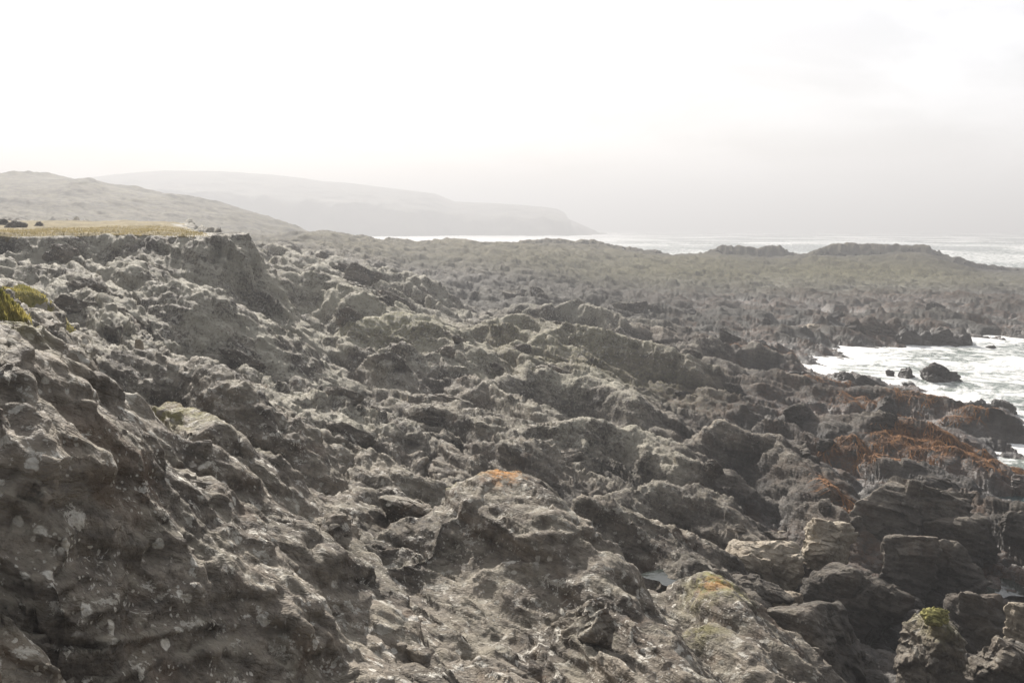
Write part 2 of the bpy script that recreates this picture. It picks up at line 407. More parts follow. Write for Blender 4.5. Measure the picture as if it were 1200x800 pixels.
def rock_material(name, dark=(0.050, 0.041, 0.033), light=(0.30, 0.260, 0.208), tint=None, lichen=1.0, zone=True):
    m, nt = new_mat(name); g = NT(nt)
    geo = g.n('ShaderNodeNewGeometry'); pos = geo.outputs['Position']
    oi = g.n('ShaderNodeObjectInfo')
    sepn = g.n('ShaderNodeSeparateXYZ'); g.l(geo.outputs['Normal'], sepn.inputs[0]); nz = sepn.outputs[2]
    sepp = g.n('ShaderNodeSeparateXYZ'); g.l(pos, sepp.inputs[0]); pz = sepp.outputs[2]
    # bedding coordinates: squeezed across the dip
    bed = g.mapping(g.mapping(pos, (1, 1, 1), BED_EUL), (0.35, 0.28, 2.6))
    n1 = g.noise(pos, 0.45, 5, 0.6); n2 = g.noise(bed, 2.2, 6, 0.62); n3 = g.noise(pos, 7.0, 5, 0.65); n4 = g.noise(pos, 26.0, 3, 0.6)
    f = g.math('ADD', g.math('MULTIPLY', n1, 0.8), g.math('ADD', g.math('MULTIPLY', n2, 0.7), g.math('MULTIPLY', n3, 0.5)))
    f = g.ramp(f, 0.76, 1.28)
    col = g.mix(f, dark, light)
    # rusty / brown staining
    st = g.ramp(g.noise(pos, 0.8, 4, 0.6, 0.6), 0.54, 0.72, 0, 0.55)
    col = g.mix(st, col, (0.15, 0.098, 0.062))
    # pale crustose lichen: rounded spots and larger maps
    up = g.ramp(nz, -0.1, 0.65)
    lz = g.ramp(pz, 1.5, 4.5)
    l1 = g.ramp(g.math('SUBTRACT', g.noise(pos, 3.2, 6, 0.7, 0.3), g.math('MULTIPLY', g.math('SUBTRACT', 1.0, up), 0.09)), 0.562, 0.60, 0, 0.85)
    wob = g.n('ShaderNodeVectorMath', operation='ADD'); g.l(pos, wob.inputs[0])
    wn = g.n('ShaderNodeTexNoise'); g.l(pos, wn.inputs['Vector']); wn.inputs['Scale'].default_value = 9; wn.inputs['Detail'].default_value = 3
    ws = g.n('ShaderNodeVectorMath', operation='SCALE'); g.l(wn.outputs[1], ws.inputs[0]); ws.inputs['Scale'].default_value = 0.10
    g.l(ws.outputs[0], wob.inputs[1])
    spot = g.ramp(g.voro(wob.outputs[0], 3.4), 0.24, 0.17, 0, 1)
    spot = g.math('MULTIPLY', spot, g.ramp(g.noise(pos, 0.9, 3, 0.5), 0.43, 0.54))
    spot2 = g.ramp(g.voro(wob.outputs[0], 11.0), 0.26, 0.16, 0, 0.9)
    spot2 = g.math('MULTIPLY', spot2, g.ramp(g.noise(pos, 1.6, 3, 0.5), 0.45, 0.57))
    lic = g.math('MULTIPLY', g.math('MAXIMUM', l1, g.math('MAXIMUM', spot, spot2)), g.math('MULTIPLY', lz, lichen))
    lcol = g.mix(g.ramp(n3, 0.35, 0.65), (0.42, 0.39, 0.33), (0.66, 0.63, 0.56))
    col = g.mix(lic, col, lcol)
    # grey-green film on upward surfaces in the upper zone
    gf = g.math('MULTIPLY', g.math('MULTIPLY', g.ramp(nz, 0.3, 0.85), g.ramp(g.noise(pos, 1.4, 5, 0.65), 0.42, 0.62)), g.math('MULTIPLY', lz, 0.6))
    col = g.mix(gf, col, (0.27, 0.245, 0.19))
    if zone:   # black lichen and damp belt above the water
        wet = g.ramp(g.math('ADD', pz, g.math('MULTIPLY', g.math('SUBTRACT', n1, 0.5), 3.0)), 4.2, 1.0)
        col = g.mix(g.math('MULTIPLY', wet, 0.74), col, (0.032, 0.029, 0.027))
    hc = g.mix(g.ramp(g.math('ADD', g.math('MULTIPLY', n1, 0.5), g.math('MULTIPLY', g.noise(pos, 0.12, 5, 0.65), 0.6)), 0.42, 0.68), (0.045, 0.039, 0.026), (0.16, 0.138, 0.082))
    col = g.mix(g.math('MULTIPLY', g.attr('heath'), 0.85), col, hc)
    col = g.mix(g.math('MULTIPLY', g.attr('glare_film'), g.ramp(g.math('ADD', g.math('MULTIPLY', n3, 0.5), g.math('MULTIPLY', n1, 0.5)), 0.43, 0.56, 0.0, 0.7)), col, (0.46, 0.435, 0.345))  # haze glare painted as a pale lichen-like tint on the mid-shore rock
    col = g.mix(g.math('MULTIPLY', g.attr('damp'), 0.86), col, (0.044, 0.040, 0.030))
    # orange weed film, moss, orange lichen given per vertex
    wd = g.math('MULTIPLY', g.attr('weed'), g.ramp(g.noise(pos, 2.2, 5, 0.7), 0.38, 0.58))
    col = g.mix(wd, col, g.mix(n3, (0.065, 0.028, 0.012), (0.19, 0.085, 0.030)))
    mo = g.math('MULTIPLY', g.attr('moss'), g.ramp(g.noise(pos, 4.0, 6, 0.7), 0.38, 0.56))
    col = g.mix(mo, col, g.mix(n3, (0.10, 0.10, 0.028), (0.36, 0.32, 0.12)))
    ol = g.math('MULTIPLY', g.attr('orange'), g.ramp(g.noise(pos, 5.0, 5, 0.7), 0.44, 0.52))
    col = g.mix(ol, col, (0.42, 0.20, 0.055))
    if tint:
        col = g.mix(tint[1], col, tint[0])
    # bump
    wb2 = g.n('ShaderNodeVectorMath', operation='ADD'); g.l(pos, wb2.inputs[0])
    wn2 = g.n('ShaderNodeTexNoise'); g.l(pos, wn2.inputs['Vector']); wn2.inputs['Scale'].default_value = 1.6; wn2.inputs['Detail'].default_value = 5
    ws2 = g.n('ShaderNodeVectorMath', operation='SCALE'); g.l(wn2.outputs[1], ws2.inputs[0]); ws2.inputs['Scale'].default_value = 0.9
    g.l(ws2.outputs[0], wb2.inputs[1])
    bed2 = g.mapping(g.mapping(wb2.outputs[0], (1, 1, 1), BED_EUL), (0.6, 0.35, 2.2))
    crack = g.voro(g.mapping(wb2.outputs[0], (0.6, 1.3, 1.4), (0.3, -0.5, 0.4)), 0.9, 'DISTANCE_TO_EDGE', 0)
    crack = g.ramp(crack, 0.0, 0.06)
    crack2 = g.ramp(g.voro(bed2, 2.6, 'DISTANCE_TO_EDGE', 0), 0.0, 0.08)
    def facets(vec, scale, k):
        v = g.n('ShaderNodeTexVoronoi'); g.l(vec, v.inputs['Vector']); v.inputs['Scale'].default_value = scale
        df = g.n('ShaderNodeVectorMath', operation='SUBTRACT'); g.l(vec, df.inputs[0]); g.l(v.outputs['Position'], df.inputs[1])
        cc = g.n('ShaderNodeVectorMath', operation='SUBTRACT'); g.l(v.outputs['Color'], cc.inputs[0]); cc.inputs[1].default_value = (0.5, 0.5, 0.5)
        dt = g.n('ShaderNodeVectorMath', operation='DOT_PRODUCT'); g.l(df.outputs[0], dt.inputs[0]); g.l(cc.outputs[0], dt.inputs[1])
        return g.math('MULTIPLY', g.math('ADD', g.math('MULTIPLY', dt.outputs['Value'], scale * 1.1), v.outputs['Color']), k / scale)
    wv = g.mapping(g.mapping(pos, (1, 1, 1), BED_EUL), (0.9, 0.5, 2.2))
    fx = g.math('ADD', facets(wv, 4.2, 0.28), g.math('ADD', facets(wv, 11.0, 0.40), facets(bed2, 24.0, 0.45)))
    hgt = g.math('ADD', g.math('MULTIPLY', n2, 1.0), g.math('ADD', g.math('MULTIPLY', n3, 0.55), g.math('MULTIPLY', n4, 0.22)))
    hgt = g.math('ADD', hgt, g.math('ADD', g.math('MULTIPLY', crack, 0.12), g.math('MULTIPLY', crack2, 0.10)))
    hgt = g.math('ADD', hgt, g.math('MULTIPLY', lic, 0.05))
    hgt = g.math('ADD', g.math('MULTIPLY', hgt, 0.075), fx)
    bp = g.n('ShaderNodeBump'); g.l(hgt, bp.inputs['Height']); bp.inputs['Strength'].default_value = 1.0; bp.inputs['Distance'].default_value = 1.0
    b = g.n('ShaderNodeBsdfPrincipled'); g.l(col, b.inputs['Base Color']); g.l(bp.outputs[0], b.inputs['Normal'])
    rg = g.ramp(n3, 0.3, 0.7, 0.68, 0.92)
    if zone:
        rg = g.math('SUBTRACT', rg, g.math('MULTIPLY', g.ramp(pz, 1.6, 0.2), 0.35))
    g.l(rg, b.inputs['Roughness'])
    spc = g.math('ADD', 0.16, g.math('MULTIPLY', g.ramp(pz, 2.2, 0.4), g.math('SUBTRACT', 0.34, g.math('MULTIPLY', g.attr('damp'), 0.24)))) if zone else g.math('ADD', 0.2, 0.0)
    g.l(g.math('MULTIPLY', spc, g.math('SUBTRACT', 1.0, g.math('MULTIPLY', g.attr('heath'), 0.72))), b.inputs['Specular IOR Level'])
    o = g.n('ShaderNodeOutputMaterial'); g.l(b.outputs[0], o.inputs[0])
    return m

M_ROCK = rock_material('shore_rock')
M_PALE = rock_material('pale_rock', (0.25, 0.205, 0.15), (0.56, 0.49, 0.385), lichen=0.5, zone=False)

def grass_material(name, c1, c2):
    m, nt = new_mat(name); g = NT(nt)
    geo = g.n('ShaderNodeNewGeometry'); pos = geo.outputs['Position']
    n1 = g.noise(pos, 0.5, 4); n2 = g.noise(pos, 9, 5, 0.7); n3 = g.noise(pos, 40, 3, 0.7)
    col = g.mix(g.ramp(g.math('ADD', g.math('MULTIPLY', n1, 0.6), g.math('MULTIPLY', n2, 0.5)), 0.4, 0.7), c1, c2)
    b = g.n('ShaderNodeBsdfPrincipled'); g.l(col, b.inputs['Base Color']); b.inputs['Roughness'].default_value = 0.9; b.inputs['Specular IOR Level'].default_value = 0.2
    bp = g.n('ShaderNodeBump'); g.l(g.math('ADD', n2, n3), bp.inputs['Height']); bp.inputs['Distance'].default_value = 0.06; g.l(bp.outputs[0], b.inputs['Normal'])
    o = g.n('ShaderNodeOutputMaterial'); g.l(b.outputs[0], o.inputs[0]); return m
M_TURF = grass_material('turf', (0.17, 0.135, 0.055), (0.32, 0.25, 0.12)); M_GREEN = grass_material('green_turf', (0.13, 0.125, 0.03), (0.34, 0.29, 0.085))

def plain(name, c1, c2, scale=6, rough=0.85, bump=0.03, det=5):
    m, nt = new_mat(name); g = NT(nt)
    geo = g.n('ShaderNodeNewGeometry'); pos = geo.outputs['Position']
    n = g.noise(pos, scale, det, 0.65)
    b = g.n('ShaderNodeBsdfPrincipled'); g.l(g.mix(g.ramp(n, 0.35, 0.65), c1, c2), b.inputs['Base Color']); b.inputs['Roughness'].default_value = rough
    b.inputs['Specular IOR Level'].default_value = 0.3
    bp = g.n('ShaderNodeBump'); g.l(n, bp.inputs['Height']); bp.inputs['Distance'].default_value = bump; g.l(bp.outputs[0], b.inputs['Normal'])
    o = g.n('ShaderNodeOutputMaterial'); g.l(b.outputs[0], o.inputs[0]); return m
M_HEAD = plain('headland_heath', (0.05, 0.048, 0.035), (0.13, 0.115, 0.08), 0.02, 0.95, 2.0)
M_WEED = plain('seaweed', (0.095, 0.040, 0.013), (0.30, 0.135, 0.038), 2.0, 0.75, 0.01)
M_MOSS = plain('moss', (0.11, 0.105, 0.03), (0.36, 0.33, 0.12), 14.0, 0.95, 0.02)

def sea_material():
    m, nt = new_mat('sea_water'); g = NT(nt)
    geo = g.n('ShaderNodeNewGeometry'); pos = geo.outputs['Position']
    foam_glitter = g.attr('foam_glitter')
    p2 = g.mapping(pos, (1.0, 1.0, 0.2))
    fn = g.noise(p2, 0.55, 7, 0.68, 0.8); fn2 = g.noise(p2, 2.6, 5, 0.65, 0.5)
    t = g.math('SUBTRACT', 1.0, foam_glitter)
    v = g.math('ADD', g.math('MULTIPLY', fn, 0.7), g.math('MULTIPLY', fn2, 0.3))
    f = g.ramp(g.math('SUBTRACT', v, g.math('ADD', g.math('MULTIPLY', t, 0.42), 0.24)), 0.0, 0.14)
    deep = g.mix(g.ramp(foam_glitter, 0.0, 0.7), (0.035, 0.058, 0.060), (0.20, 0.235, 0.20))
    col = g.mix(f, deep, (0.80, 0.80, 0.78))
    b = g.n('ShaderNodeBsdfPrincipled'); g.l(col, b.inputs['Base Color'])
    g.l(g.mix(f, (0.22,) * 3, (0.8,) * 3), b.inputs['Roughness']); b.inputs['IOR'].default_value = 1.33
    h = g.math('ADD', g.math('MULTIPLY', g.noise(p2, 1.4, 6, 0.62), 0.55), g.math('MULTIPLY', f, 0.12))
    bp = g.n('ShaderNodeBump'); g.l(h, bp.inputs['Height']); bp.inputs['Distance'].default_value = 0.55; g.l(bp.outputs[0], b.inputs['Normal'])
    o = g.n('ShaderNodeOutputMaterial'); g.l(b.outputs[0], o.inputs[0]); return m
M_SEA = sea_material()

# ------------------------------------------------------------------ polar sheet for the ground
def polar_axes(r0, r1, step_near, step_far, az_in, daz, az_out):
    rs = [r0]
    while rs[-1] < r1:
        k = step_near if rs[-1] < 60 else step_near + (step_far - step_near) * min(1, (rs[-1] - 60) / 200)
        rs.append(rs[-1] * (1 + k))
    a = list(np.arange(0, az_in, daz)); st = daz
    while a[-1] < az_out:
        st *= 1.25; a.append(a[-1] + min(st, 2.5))
    a = np.array(a); az = np.concatenate([-a[:0:-1], a])
    return np.array(rs), np.radians(az)

rs, az = polar_axes(2.5, 700, 0.0030 / Q, 0.0045 / Q, 31, 0.050 / Q, 75)
NR, NC = len(rs), len(az)
R, A = np.meshgrid(rs, az, indexing='ij')
GX = (R * np.sin(A)).ravel().astype(F32); GY = (R * np.cos(A)).ravel().astype(F32)
GZ, GIN = chunked(ground, GX, GY)
print('ground', NR, NC, len(GX))

def px_of(x, y, z):
    """where a world point lies in the photograph (used only to measure, never to place by lens)"""
    dz = z - CAM_H
    fw = y * cp - dz * sp; upc = y * sp + dz * cp
    return 600 + FPX * x / fw, 400 - FPX * upc / fw

def blob(x, y, cx, cy, rx, ry):
    return np.clip(1.25 - np.sqrt(((x - cx) / rx) ** 2 + ((y - cy) / ry) ** 2), 0, 1)

def cover_attrs(x, y, z):
    weed = np.zeros_like(x); moss = np.zeros_like(x); orange = np.zeros_like(x)
    for (px, py, d, rx, ry, s) in [(1090, 545, 48, 4.2, 3.2, 1.0), (1020, 545, 46, 3.4, 2.0, 0.95), (1150, 555, 47, 2.4, 2.4, 1.0), (975, 590, 38, 1.2, 2.0, 0.6), (1000, 610, 36, 1.6, 1.2, 0.6),
                                   (960, 430, 80, 4, 6, 0.5), (1050, 480, 60, 4, 3, 0.5), (850, 400, 84, 8, 5, 0.35), (1080, 345, 155, 25, 9, 0.4), (900, 352, 140, 25, 10, 0.3), (1150, 375, 130, 14, 6, 0.4), (920, 470, 62, 5, 4, 0.3)]:
        c = pt(px, py, d); weed = np.maximum(weed, s * blob(x, y, c[0], c[1], rx, ry))
    for (px, py, d, rx, ry, s) in [(800, 318, 205, 60, 45, 0.45), (1000, 318, 205, 50, 35, 0.5), (600, 310, 205, 50, 50, 0.25), (680, 430, 62, 9, 10, 0.35), (560, 390, 70, 12, 8, 0.3), (250, 480, 18, 2, 1, 0.4)]:
        c = pt(px, py, d); moss = np.maximum(moss, s * blob(x, y, c[0], c[1], rx, ry))
    rr = np.hypot(x, y)
    zone = smooth(2.6, 0.9, z) * smooth(28, 36, rr) * smooth(190, 150, rr) * smooth(-0.12, 0.30, fbm2((x * 0.22).astype(F32), (y * 0.16).astype(F32), 3, 911))
    weed = np.maximum(weed, zone * 0.5)
    heath = smooth(120, 190, rr + 25 * fbm2((x * 0.03).astype(F32), (y * 0.03).astype(F32), 3, 921)) * smooth(0.8, 3.0, z)
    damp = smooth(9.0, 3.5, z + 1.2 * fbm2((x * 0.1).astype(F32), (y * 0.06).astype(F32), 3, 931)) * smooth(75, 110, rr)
    return {'weed': weed, 'moss': moss, 'orange': orange, 'heath': heath, 'damp': damp, 'glare_film': smooth(22, 42, rr) * smooth(160, 100, rr) * smooth(2.8, 5.0, z + 1.5 * fbm2((x * 0.12).astype(F32), (y * 0.12).astype(F32), 3, 941))}  # last mask: middle-distance band whose colour is lightened for haze glare

co = fracture(np.stack([GX, GY, GZ], 1), NR, NC, 1 - 0.9 * smooth(0.85, 1.0, GIN))
GZ = co[:, 2].copy()
quads = grid_quads(NR, NC)
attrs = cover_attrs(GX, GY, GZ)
# leave out what lies deep under the sea
zz = GZ.reshape(NR, NC)
deep = (np.maximum.reduce([zz[:-1, :-1], zz[1:, :-1], zz[:-1, 1:], zz[1:, 1:]]) < -2.5).ravel()
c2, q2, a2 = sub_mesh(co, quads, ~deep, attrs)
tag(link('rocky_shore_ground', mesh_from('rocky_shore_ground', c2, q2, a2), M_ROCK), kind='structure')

# ------------------------------------------------------------------ sea
def build_sea():
    rs, az = polar_axes(16, 30000, 0.006 / Q, 0.010 / Q, 33, 0.075 / Q, 75)
    az = az[az > math.radians(-34)]
    R, A = np.meshgrid(rs, az, indexing='ij')
    x = (R * np.sin(A)).ravel().astype(F32); y = (R * np.cos(A)).ravel().astype(F32); r = R.ravel().astype(F32)
    rng = np.random.RandomState(5)
    z = np.zeros_like(x)
    bed = np.where(r < 700, 0, -6).astype(F32)
    near = r < 690
    bed[near] = landform(x[near], y[near])
    depth = np.clip(-bed, 0, 6)
    sh = smooth(0.0, 3.0, depth)
    open_ = smooth(240, 340, r)
    amp = (0.22 + 0.75 * sh) * (1 - open_) + 1.0 * open_
    amp = amp * smooth(-0.6, 0.8, depth)
    cell = R.ravel() * 0.010
    for i in range(26):
        lam = 3.0 * 1.16 ** i
        th = math.radians(205 + rng.normal(0, 26)); k = 2 * math.pi / lam
        ph = k * (x * math.sin(th) + y * math.cos(th)) + rng.rand() * 6.28 + 1.3 * noise2(x / (lam * 2.4), y / (lam * 2.4), 200 + i)
        w = 1 - np.abs(np.sin(ph * 0.5)) ** 0.8
        fade = np.clip(lam / (cell * 3.0) - 0.6, 0, 1)
        z += (0.016 * lam ** 0.85 * (w - 0.4) * fade * np.where(lam < 9, 0.8, 1.0)).astype(F32) * (1 if lam < 70 else 0.5)
    z *= amp
    crest = smooth(0.05, 0.9, z + 0.35 * fbm2(x * 0.03, y * 0.015, 3, 301))
    foam_glitter = 0.36 + (0.20 * smooth(-0.25, 0.5, fbm2(x * 0.012, y * 0.006, 4, 303)) + 0.55 * crest) * open_
    foam_glitter += 0.48 * smooth(0.16, 0.0, x / y) * smooth(300, 360, r) * smooth(3500, 1500, r)  # sun glitter on the far central sea, painted as extra white foam
    shore = smooth(3.4, 0.2, depth) * (near)
    foam_glitter = np.maximum(foam_glitter, np.maximum(shore * (0.70 + 0.4 * noise2(x * 0.09, y * 0.05, 311)), smooth(1.1, 0.2, depth) * near * 0.92))
    bay = smooth(60, 75, r) * smooth(160, 120, r)
    foam_glitter = np.maximum(foam_glitter, bay * (0.54 + 0.30 * noise2(x * 0.08, y * 0.13, 313)))
    calm = smooth(62, 50, r)
    foam_glitter = np.clip(foam_glitter * (1 - calm) , 0, 1); z *= (1 - 0.95 * calm)
    foam_glitter *= 1 - smooth(3000, 9000, r) * 0.3
    keep = np.ones(len(x), bool)
    qd = grid_quads(len(rs), len(az))
    land = (bed > 3.0)
    k = ~(land[qd].all(1))
    c, q, a = sub_mesh(np.stack([x, y, z], 1), qd, k, {'foam_glitter': foam_glitter})
    tag(link('sea_water', mesh_from('sea_water', c, q, a), M_SEA), kind='structure')
build_sea()

# ------------------------------------------------------------------ headland far across the water
def build_headland():
    D = 1500.0
    prof = [(60, 222), (100, 211), (130, 207), (165, 203), (200, 200.5), (250, 201), (300, 203), (340, 207), (380, 212.5), (420, 216), (470, 222), (510, 227), (522, 232), (532, 236), (580, 238), (630, 242), (652, 245), (660, 249), (664, 256), (678, 262), (690, 267), (700, 273)]
    xs = np.array([pt(p, 265, D)[0] for p, q in prof]); hs = np.array([pt(p, q, D)[2] for p, q in prof])
    x = np.linspace(xs[0] - 900, xs[-1] + 10, 900); v = np.linspace(-1.0, 1.0, 160)
    X_, V_ = np.meshgrid(x, v)
    hh = np.interp(X_, xs, hs, left=hs[0])
    hh = np.where(X_ < xs[0], hs[0] + (X_ - xs[0]) * -0.02, hh)
    width = 120 + hh * 3.0
    y = D + V_ * width + 25 * fbm2(X_ * 0.008, V_ * 0, 3, 401)
    # steep sea-cliff on our side, slower fall behind
    s = np.where(V_ < 0, smooth(-1.0, -0.72, V_) * 0.62 + 0.38 * smooth(-0.8, 0, V_), 1 - smooth(0.1, 1, V_))
    z = -4 + (hh + 4) * s
    u, w = X_.astype(F32), y.astype(F32)
    z = z + (ridge2(u * 0.02, w * 0.02, 5, 411) - 0.9) * 5.0 * s * (1 - s) * 2 + fbm2(u * 0.03, w * 0.03, 4, 421) * 0.7 * s
    co = np.stack([X_.ravel(), y.ravel(), z.ravel()], 1)
    tag(link('headland_hill', mesh_from('headland_hill', co, grid_quads(160, 900)), M_HEAD), kind='structure')
build_headland()

# ------------------------------------------------------------------ bedrock outcrops: crests that stand out of the shore
ZG = GZ.reshape(NR, NC)
LAND_TOP = GZ.copy()                       # ground with the outcrops on it
def gz(x, y, top=True):
    r = math.hypot(x, y); a = math.atan2(x, y)
    i = min(max(np.searchsorted(rs, r), 1), NR - 1); j = min(max(np.searchsorted(az, a), 1), NC - 1)
    src = LAND_TOP.reshape(NR, NC) if top else ZG
    return float(max(src[i - 1, j - 1], src[i, j], src[i - 1, j], src[i, j - 1]))
GRP = {}
def outcrop(label, crest, sl, sr, det=(0.25, 0.8, 1.0, 1.0), rnd=0.35, attr=None, mat=None, group=None, name='rock_outcrop', cat='rock outcrop', jag=0.35, endslope=0.9, lay=0.0, frac=0.6):
    P = np.array([pt(*c) for c in crest]); sl, sr = sl * 1.15, sr * 1.3
    mx = 9.0
    m = (GX > P[:, 0].min() - mx) & (GX < P[:, 0].max() + mx) & (GY > P[:, 1].min() - mx) & (GY < P[:, 1].max() + mx)
    m = m.reshape(NR, NC)
    ii = np.where(m.any(1))[0]; jj = np.where(m.any(0))[0]
    i0, i1, j0, j1 = ii[0], ii[-1] + 1, jj[0], jj[-1] + 1
    x = GX.reshape(NR, NC)[i0:i1, j0:j1].ravel(); y = GY.reshape(NR, NC)[i0:i1, j0:j1].ravel(); zt = ZG[i0:i1, j0:j1].ravel()
    wx = x + fbm2(x * 0.6, y * 0.6, 4, 501) * jag; wy = y + fbm2(x * 0.6, y * 0.6, 4, 511) * jag
    best = np.full(x.shape, -99, F32)
    for k in range(len(P) - 1):
        a, b = P[k], P[k + 1]; d = b[:2] - a[:2]; L2 = (d ** 2).sum()
        t0 = ((wx - a[0]) * d[0] + (wy - a[1]) * d[1]) / L2; t = np.clip(t0, 0, 1)
        qx, qy = wx - (a[0] + t * d[0]), wy - (a[1] + t * d[1])
        side = d[0] * qy - d[1] * qx                       # >0: left of the walking direction
        dist = np.sqrt(qx * qx + qy * qy)
        over = np.abs(t0 - t) * math.sqrt(L2)
        s = np.where(side > 0, sl, sr); s = s + (endslope - s) * np.clip(over / (dist + 1e-6), 0, 1)
        h = a[2] + t * (b[2] - a[2]) - s * (np.sqrt(dist ** 2 + rnd ** 2) - rnd)
        best = np.maximum(best, h)
    nk = 1 - 0.5 * float(smooth(30, 18, np.hypot(P[:, 0], P[:, 1]).mean()))
    d = detail(x, y, det[0], det[1] * 0.5 * nk, det[2] * 0.36 * nk, det[3] * 0.42 * nk)
    z = best + d - 0.10
    if lay:
        u, v = uv(x, y); ph = (z + 0.3 * x + 0.15 * fbm2(x * .7, y * .7, 2, 77)) / lay; fr = ph - np.floor(ph)
        z = z + (smooth(0.0, 0.9, fr) ** 2 - fr) * lay * 0.7
    nr, nc = i1 - i0, j1 - j0
    co_ = fracture(np.stack([x, y, z], 1), nr, nc, frac); z = co_[:, 2].copy()
    keepv = z > zt - 0.45
    qd = grid_quads(nr, nc); k = largest_piece(keepv[qd].all(1).reshape(nr - 1, nc - 1)).ravel()
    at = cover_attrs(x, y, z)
    for nme, (px, py, dd, rx, ry, s) in (attr or []):
        c = pt(px, py, dd); at[nme] = np.maximum(at[nme], s * blob(x, y, c[0], c[1], rx, ry))
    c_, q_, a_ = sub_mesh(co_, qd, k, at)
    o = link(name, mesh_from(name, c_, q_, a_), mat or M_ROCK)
    tag(o, label, cat, group)
    LT = LAND_TOP.reshape(NR, NC); LT[i0:i1, j0:j1] = np.maximum(LT[i0:i1, j0:j1], z.reshape(nr, nc))
    LANDMARKS.append((o, label, P.mean(0)))
    return o
LANDMARKS = []
def largest_piece(m):
    """m: 2-D mask of grid cells; keeps its largest connected piece"""
    par, size, rows = [], [], []
    def find(a):
        while par[a] != a: par[a] = par[par[a]]; a = par[a]
        return a
    prev = []
    for i in range(m.shape[0]):
        e = np.flatnonzero(np.diff(np.concatenate([[0], m[i].astype(np.int8), [0]])))
        cur = []
        for a, b in zip(e[::2], e[1::2]):
            k = len(par); par.append(k); size.append(b - a); cur.append((a, b, k))
            for (c, d, q) in prev:
                if c < b and d > a:
                    u, v = find(k), find(q)
                    if u != v: par[u] = v; size[v] += size[u]
        rows.append(cur); prev = cur
    if not par: return m
    best = max((find(k) for k in range(len(par))), key=lambda k: size[k])
    out = np.zeros_like(m)
    for i, cur in enumerate(rows):
        for a, b, k in cur:
            if find(k) == best: out[i, a:b] = True
    return out

outcrop('broad foreground outcrop with a bright orange lichen patch on its peak',
        [(470, 604, 21.5), (540, 580, 21), (588, 560, 20.5), (640, 606, 18.8), (712, 690, 16.6), (800, 800, 14.0)], 0.85, 0.16,
        attr=[('orange', (588, 566, 20.5, 0.42, 0.8, 1.0)), ('orange', (578, 740, 14.6, 0.16, 0.2, 0.9)), ('moss', (540, 580, 20.8, 1.2, 0.6, 0.5))], det=(0.12, 0.55, 0.9, 1.0))
outcrop('steep leaning slab outcrop with a pale lichen crest on the left slope',
        [(150, 478, 18.3), (182, 462, 17.6), (212, 468, 17), (245, 520, 15.8), (300, 600, 14.6)], 1.25, 0.8, det=(0.08, 0.4, 0.8, 1.0), attr=[('moss', (205, 470, 17.2, 1.0, 0.8, 0.8))])
outcrop('dark outcrop with a mossy top under the green turf bank at the left edge',
        [(-70, 354, 13), (0, 360, 13.6), (45, 390, 14.4), (82, 438, 15)], 0.9, 1.3, frac=0.5, det=(0.1, 0.6, 1.0, 1.1), attr=[('moss', (5, 345, 13.7, 0.7, 0.6, 0.6))])
outcrop('long lichen-spotted outcrop falling from the left edge across the near slope',
        [(-60, 425, 9.2), (0, 412, 10), (60, 428, 11), (150, 500, 12.2), (230, 560, 12.8), (330, 640, 12.8), (440, 700, 12.8)], 0.45, 1.15, det=(0.12, 0.7, 1.0, 1.1))
outcrop('thin dark slab outcrop slanting across the bottom left corner',
        [(-40, 650, 7.4), (0, 685, 7.2), (60, 750, 7.0), (120, 815, 6.7)], 1.5, 0.9, det=(0.03, 0.2, 0.6, 0.9), rnd=0.1, jag=0.12, frac=0.5)
outcrop('narrow slab outcrop below the thin slab in the bottom left corner',
        [(-30, 735, 6.2), (20, 775, 6.1), (60, 820, 5.9)], 1.6, 0.9, det=(0.03, 0.2, 0.5, 0.9), rnd=0.1, jag=0.12, frac=0.5)
outcrop('ribbed outcrop with yellow moss crest in front of the pale boulders',
        [(770, 716, 21), (832, 666, 20.5), (870, 710, 18.8), (920, 765, 17.6), (970, 820, 16.6)], 1.0, 0.75, det=(0.05, 0.45, 0.9, 1.0),
        attr=[('moss', (845, 680, 20, 0.8, 0.9, 1.0)), ('orange', (840, 690, 19.8, 0.4, 0.35, 0.6)), ('moss', (812, 740, 18.2, 0.5, 0.9, 0.7))], jag=0.2, frac=0.45)
outcrop('lower lichen-edged outcrop in front of the yellow moss crest',
        [(800, 740, 18.4), (838, 722, 18.0), (880, 775, 16.6), (920, 830, 15.6)], 1.0, 0.8, det=(0.05, 0.45, 0.9, 1.0), attr=[('moss', (825, 735, 18, 0.5, 0.5, 0.6))], jag=0.2, frac=0.45)
outcrop('layered outcrop of bright thin plates below the turf cliff',
        [(105, 352, 47), (150, 338, 48), (205, 326, 48), (246, 334, 47)], 0.5, 0.42, det=(0.05, 0.35, 1.0, 1.0), lay=0.42, attr=None)
# the middle of the shore
outcrop('dark outcrop with a long smooth shaded face beyond the pale lumpy rocks', [(610, 402, 64), (668, 378, 67), (730, 388, 66), (800, 408, 64)], 0.5, 0.85, det=(0.15, 0.5, 0.7, 0.7), jag=0.6)
outcrop('dark wedge outcrop with a straight top edge at the upper end of the grey gully', [(540, 386, 70), (600, 366, 74), (640, 374, 73), (668, 398, 68)], 0.45, 0.9, det=(0.1, 0.5, 0.7, 0.7), jag=0.5)
outcrop('knobbly dark outcrop behind the long shaded face', [(630, 358, 84), (672, 350, 86), (712, 360, 84), (730, 372, 82)], 0.5, 0.9, det=(0.2, 0.8, 1.0, 0.8), jag=0.8)
outcrop('brown-black outcrop rising just left of the white surf', [(790, 404, 74), (840, 392, 78), (890, 402, 78), (930, 420, 76)], 0.45, 0.8, det=(0.2, 0.8, 1.0, 0.8), jag=0.8)
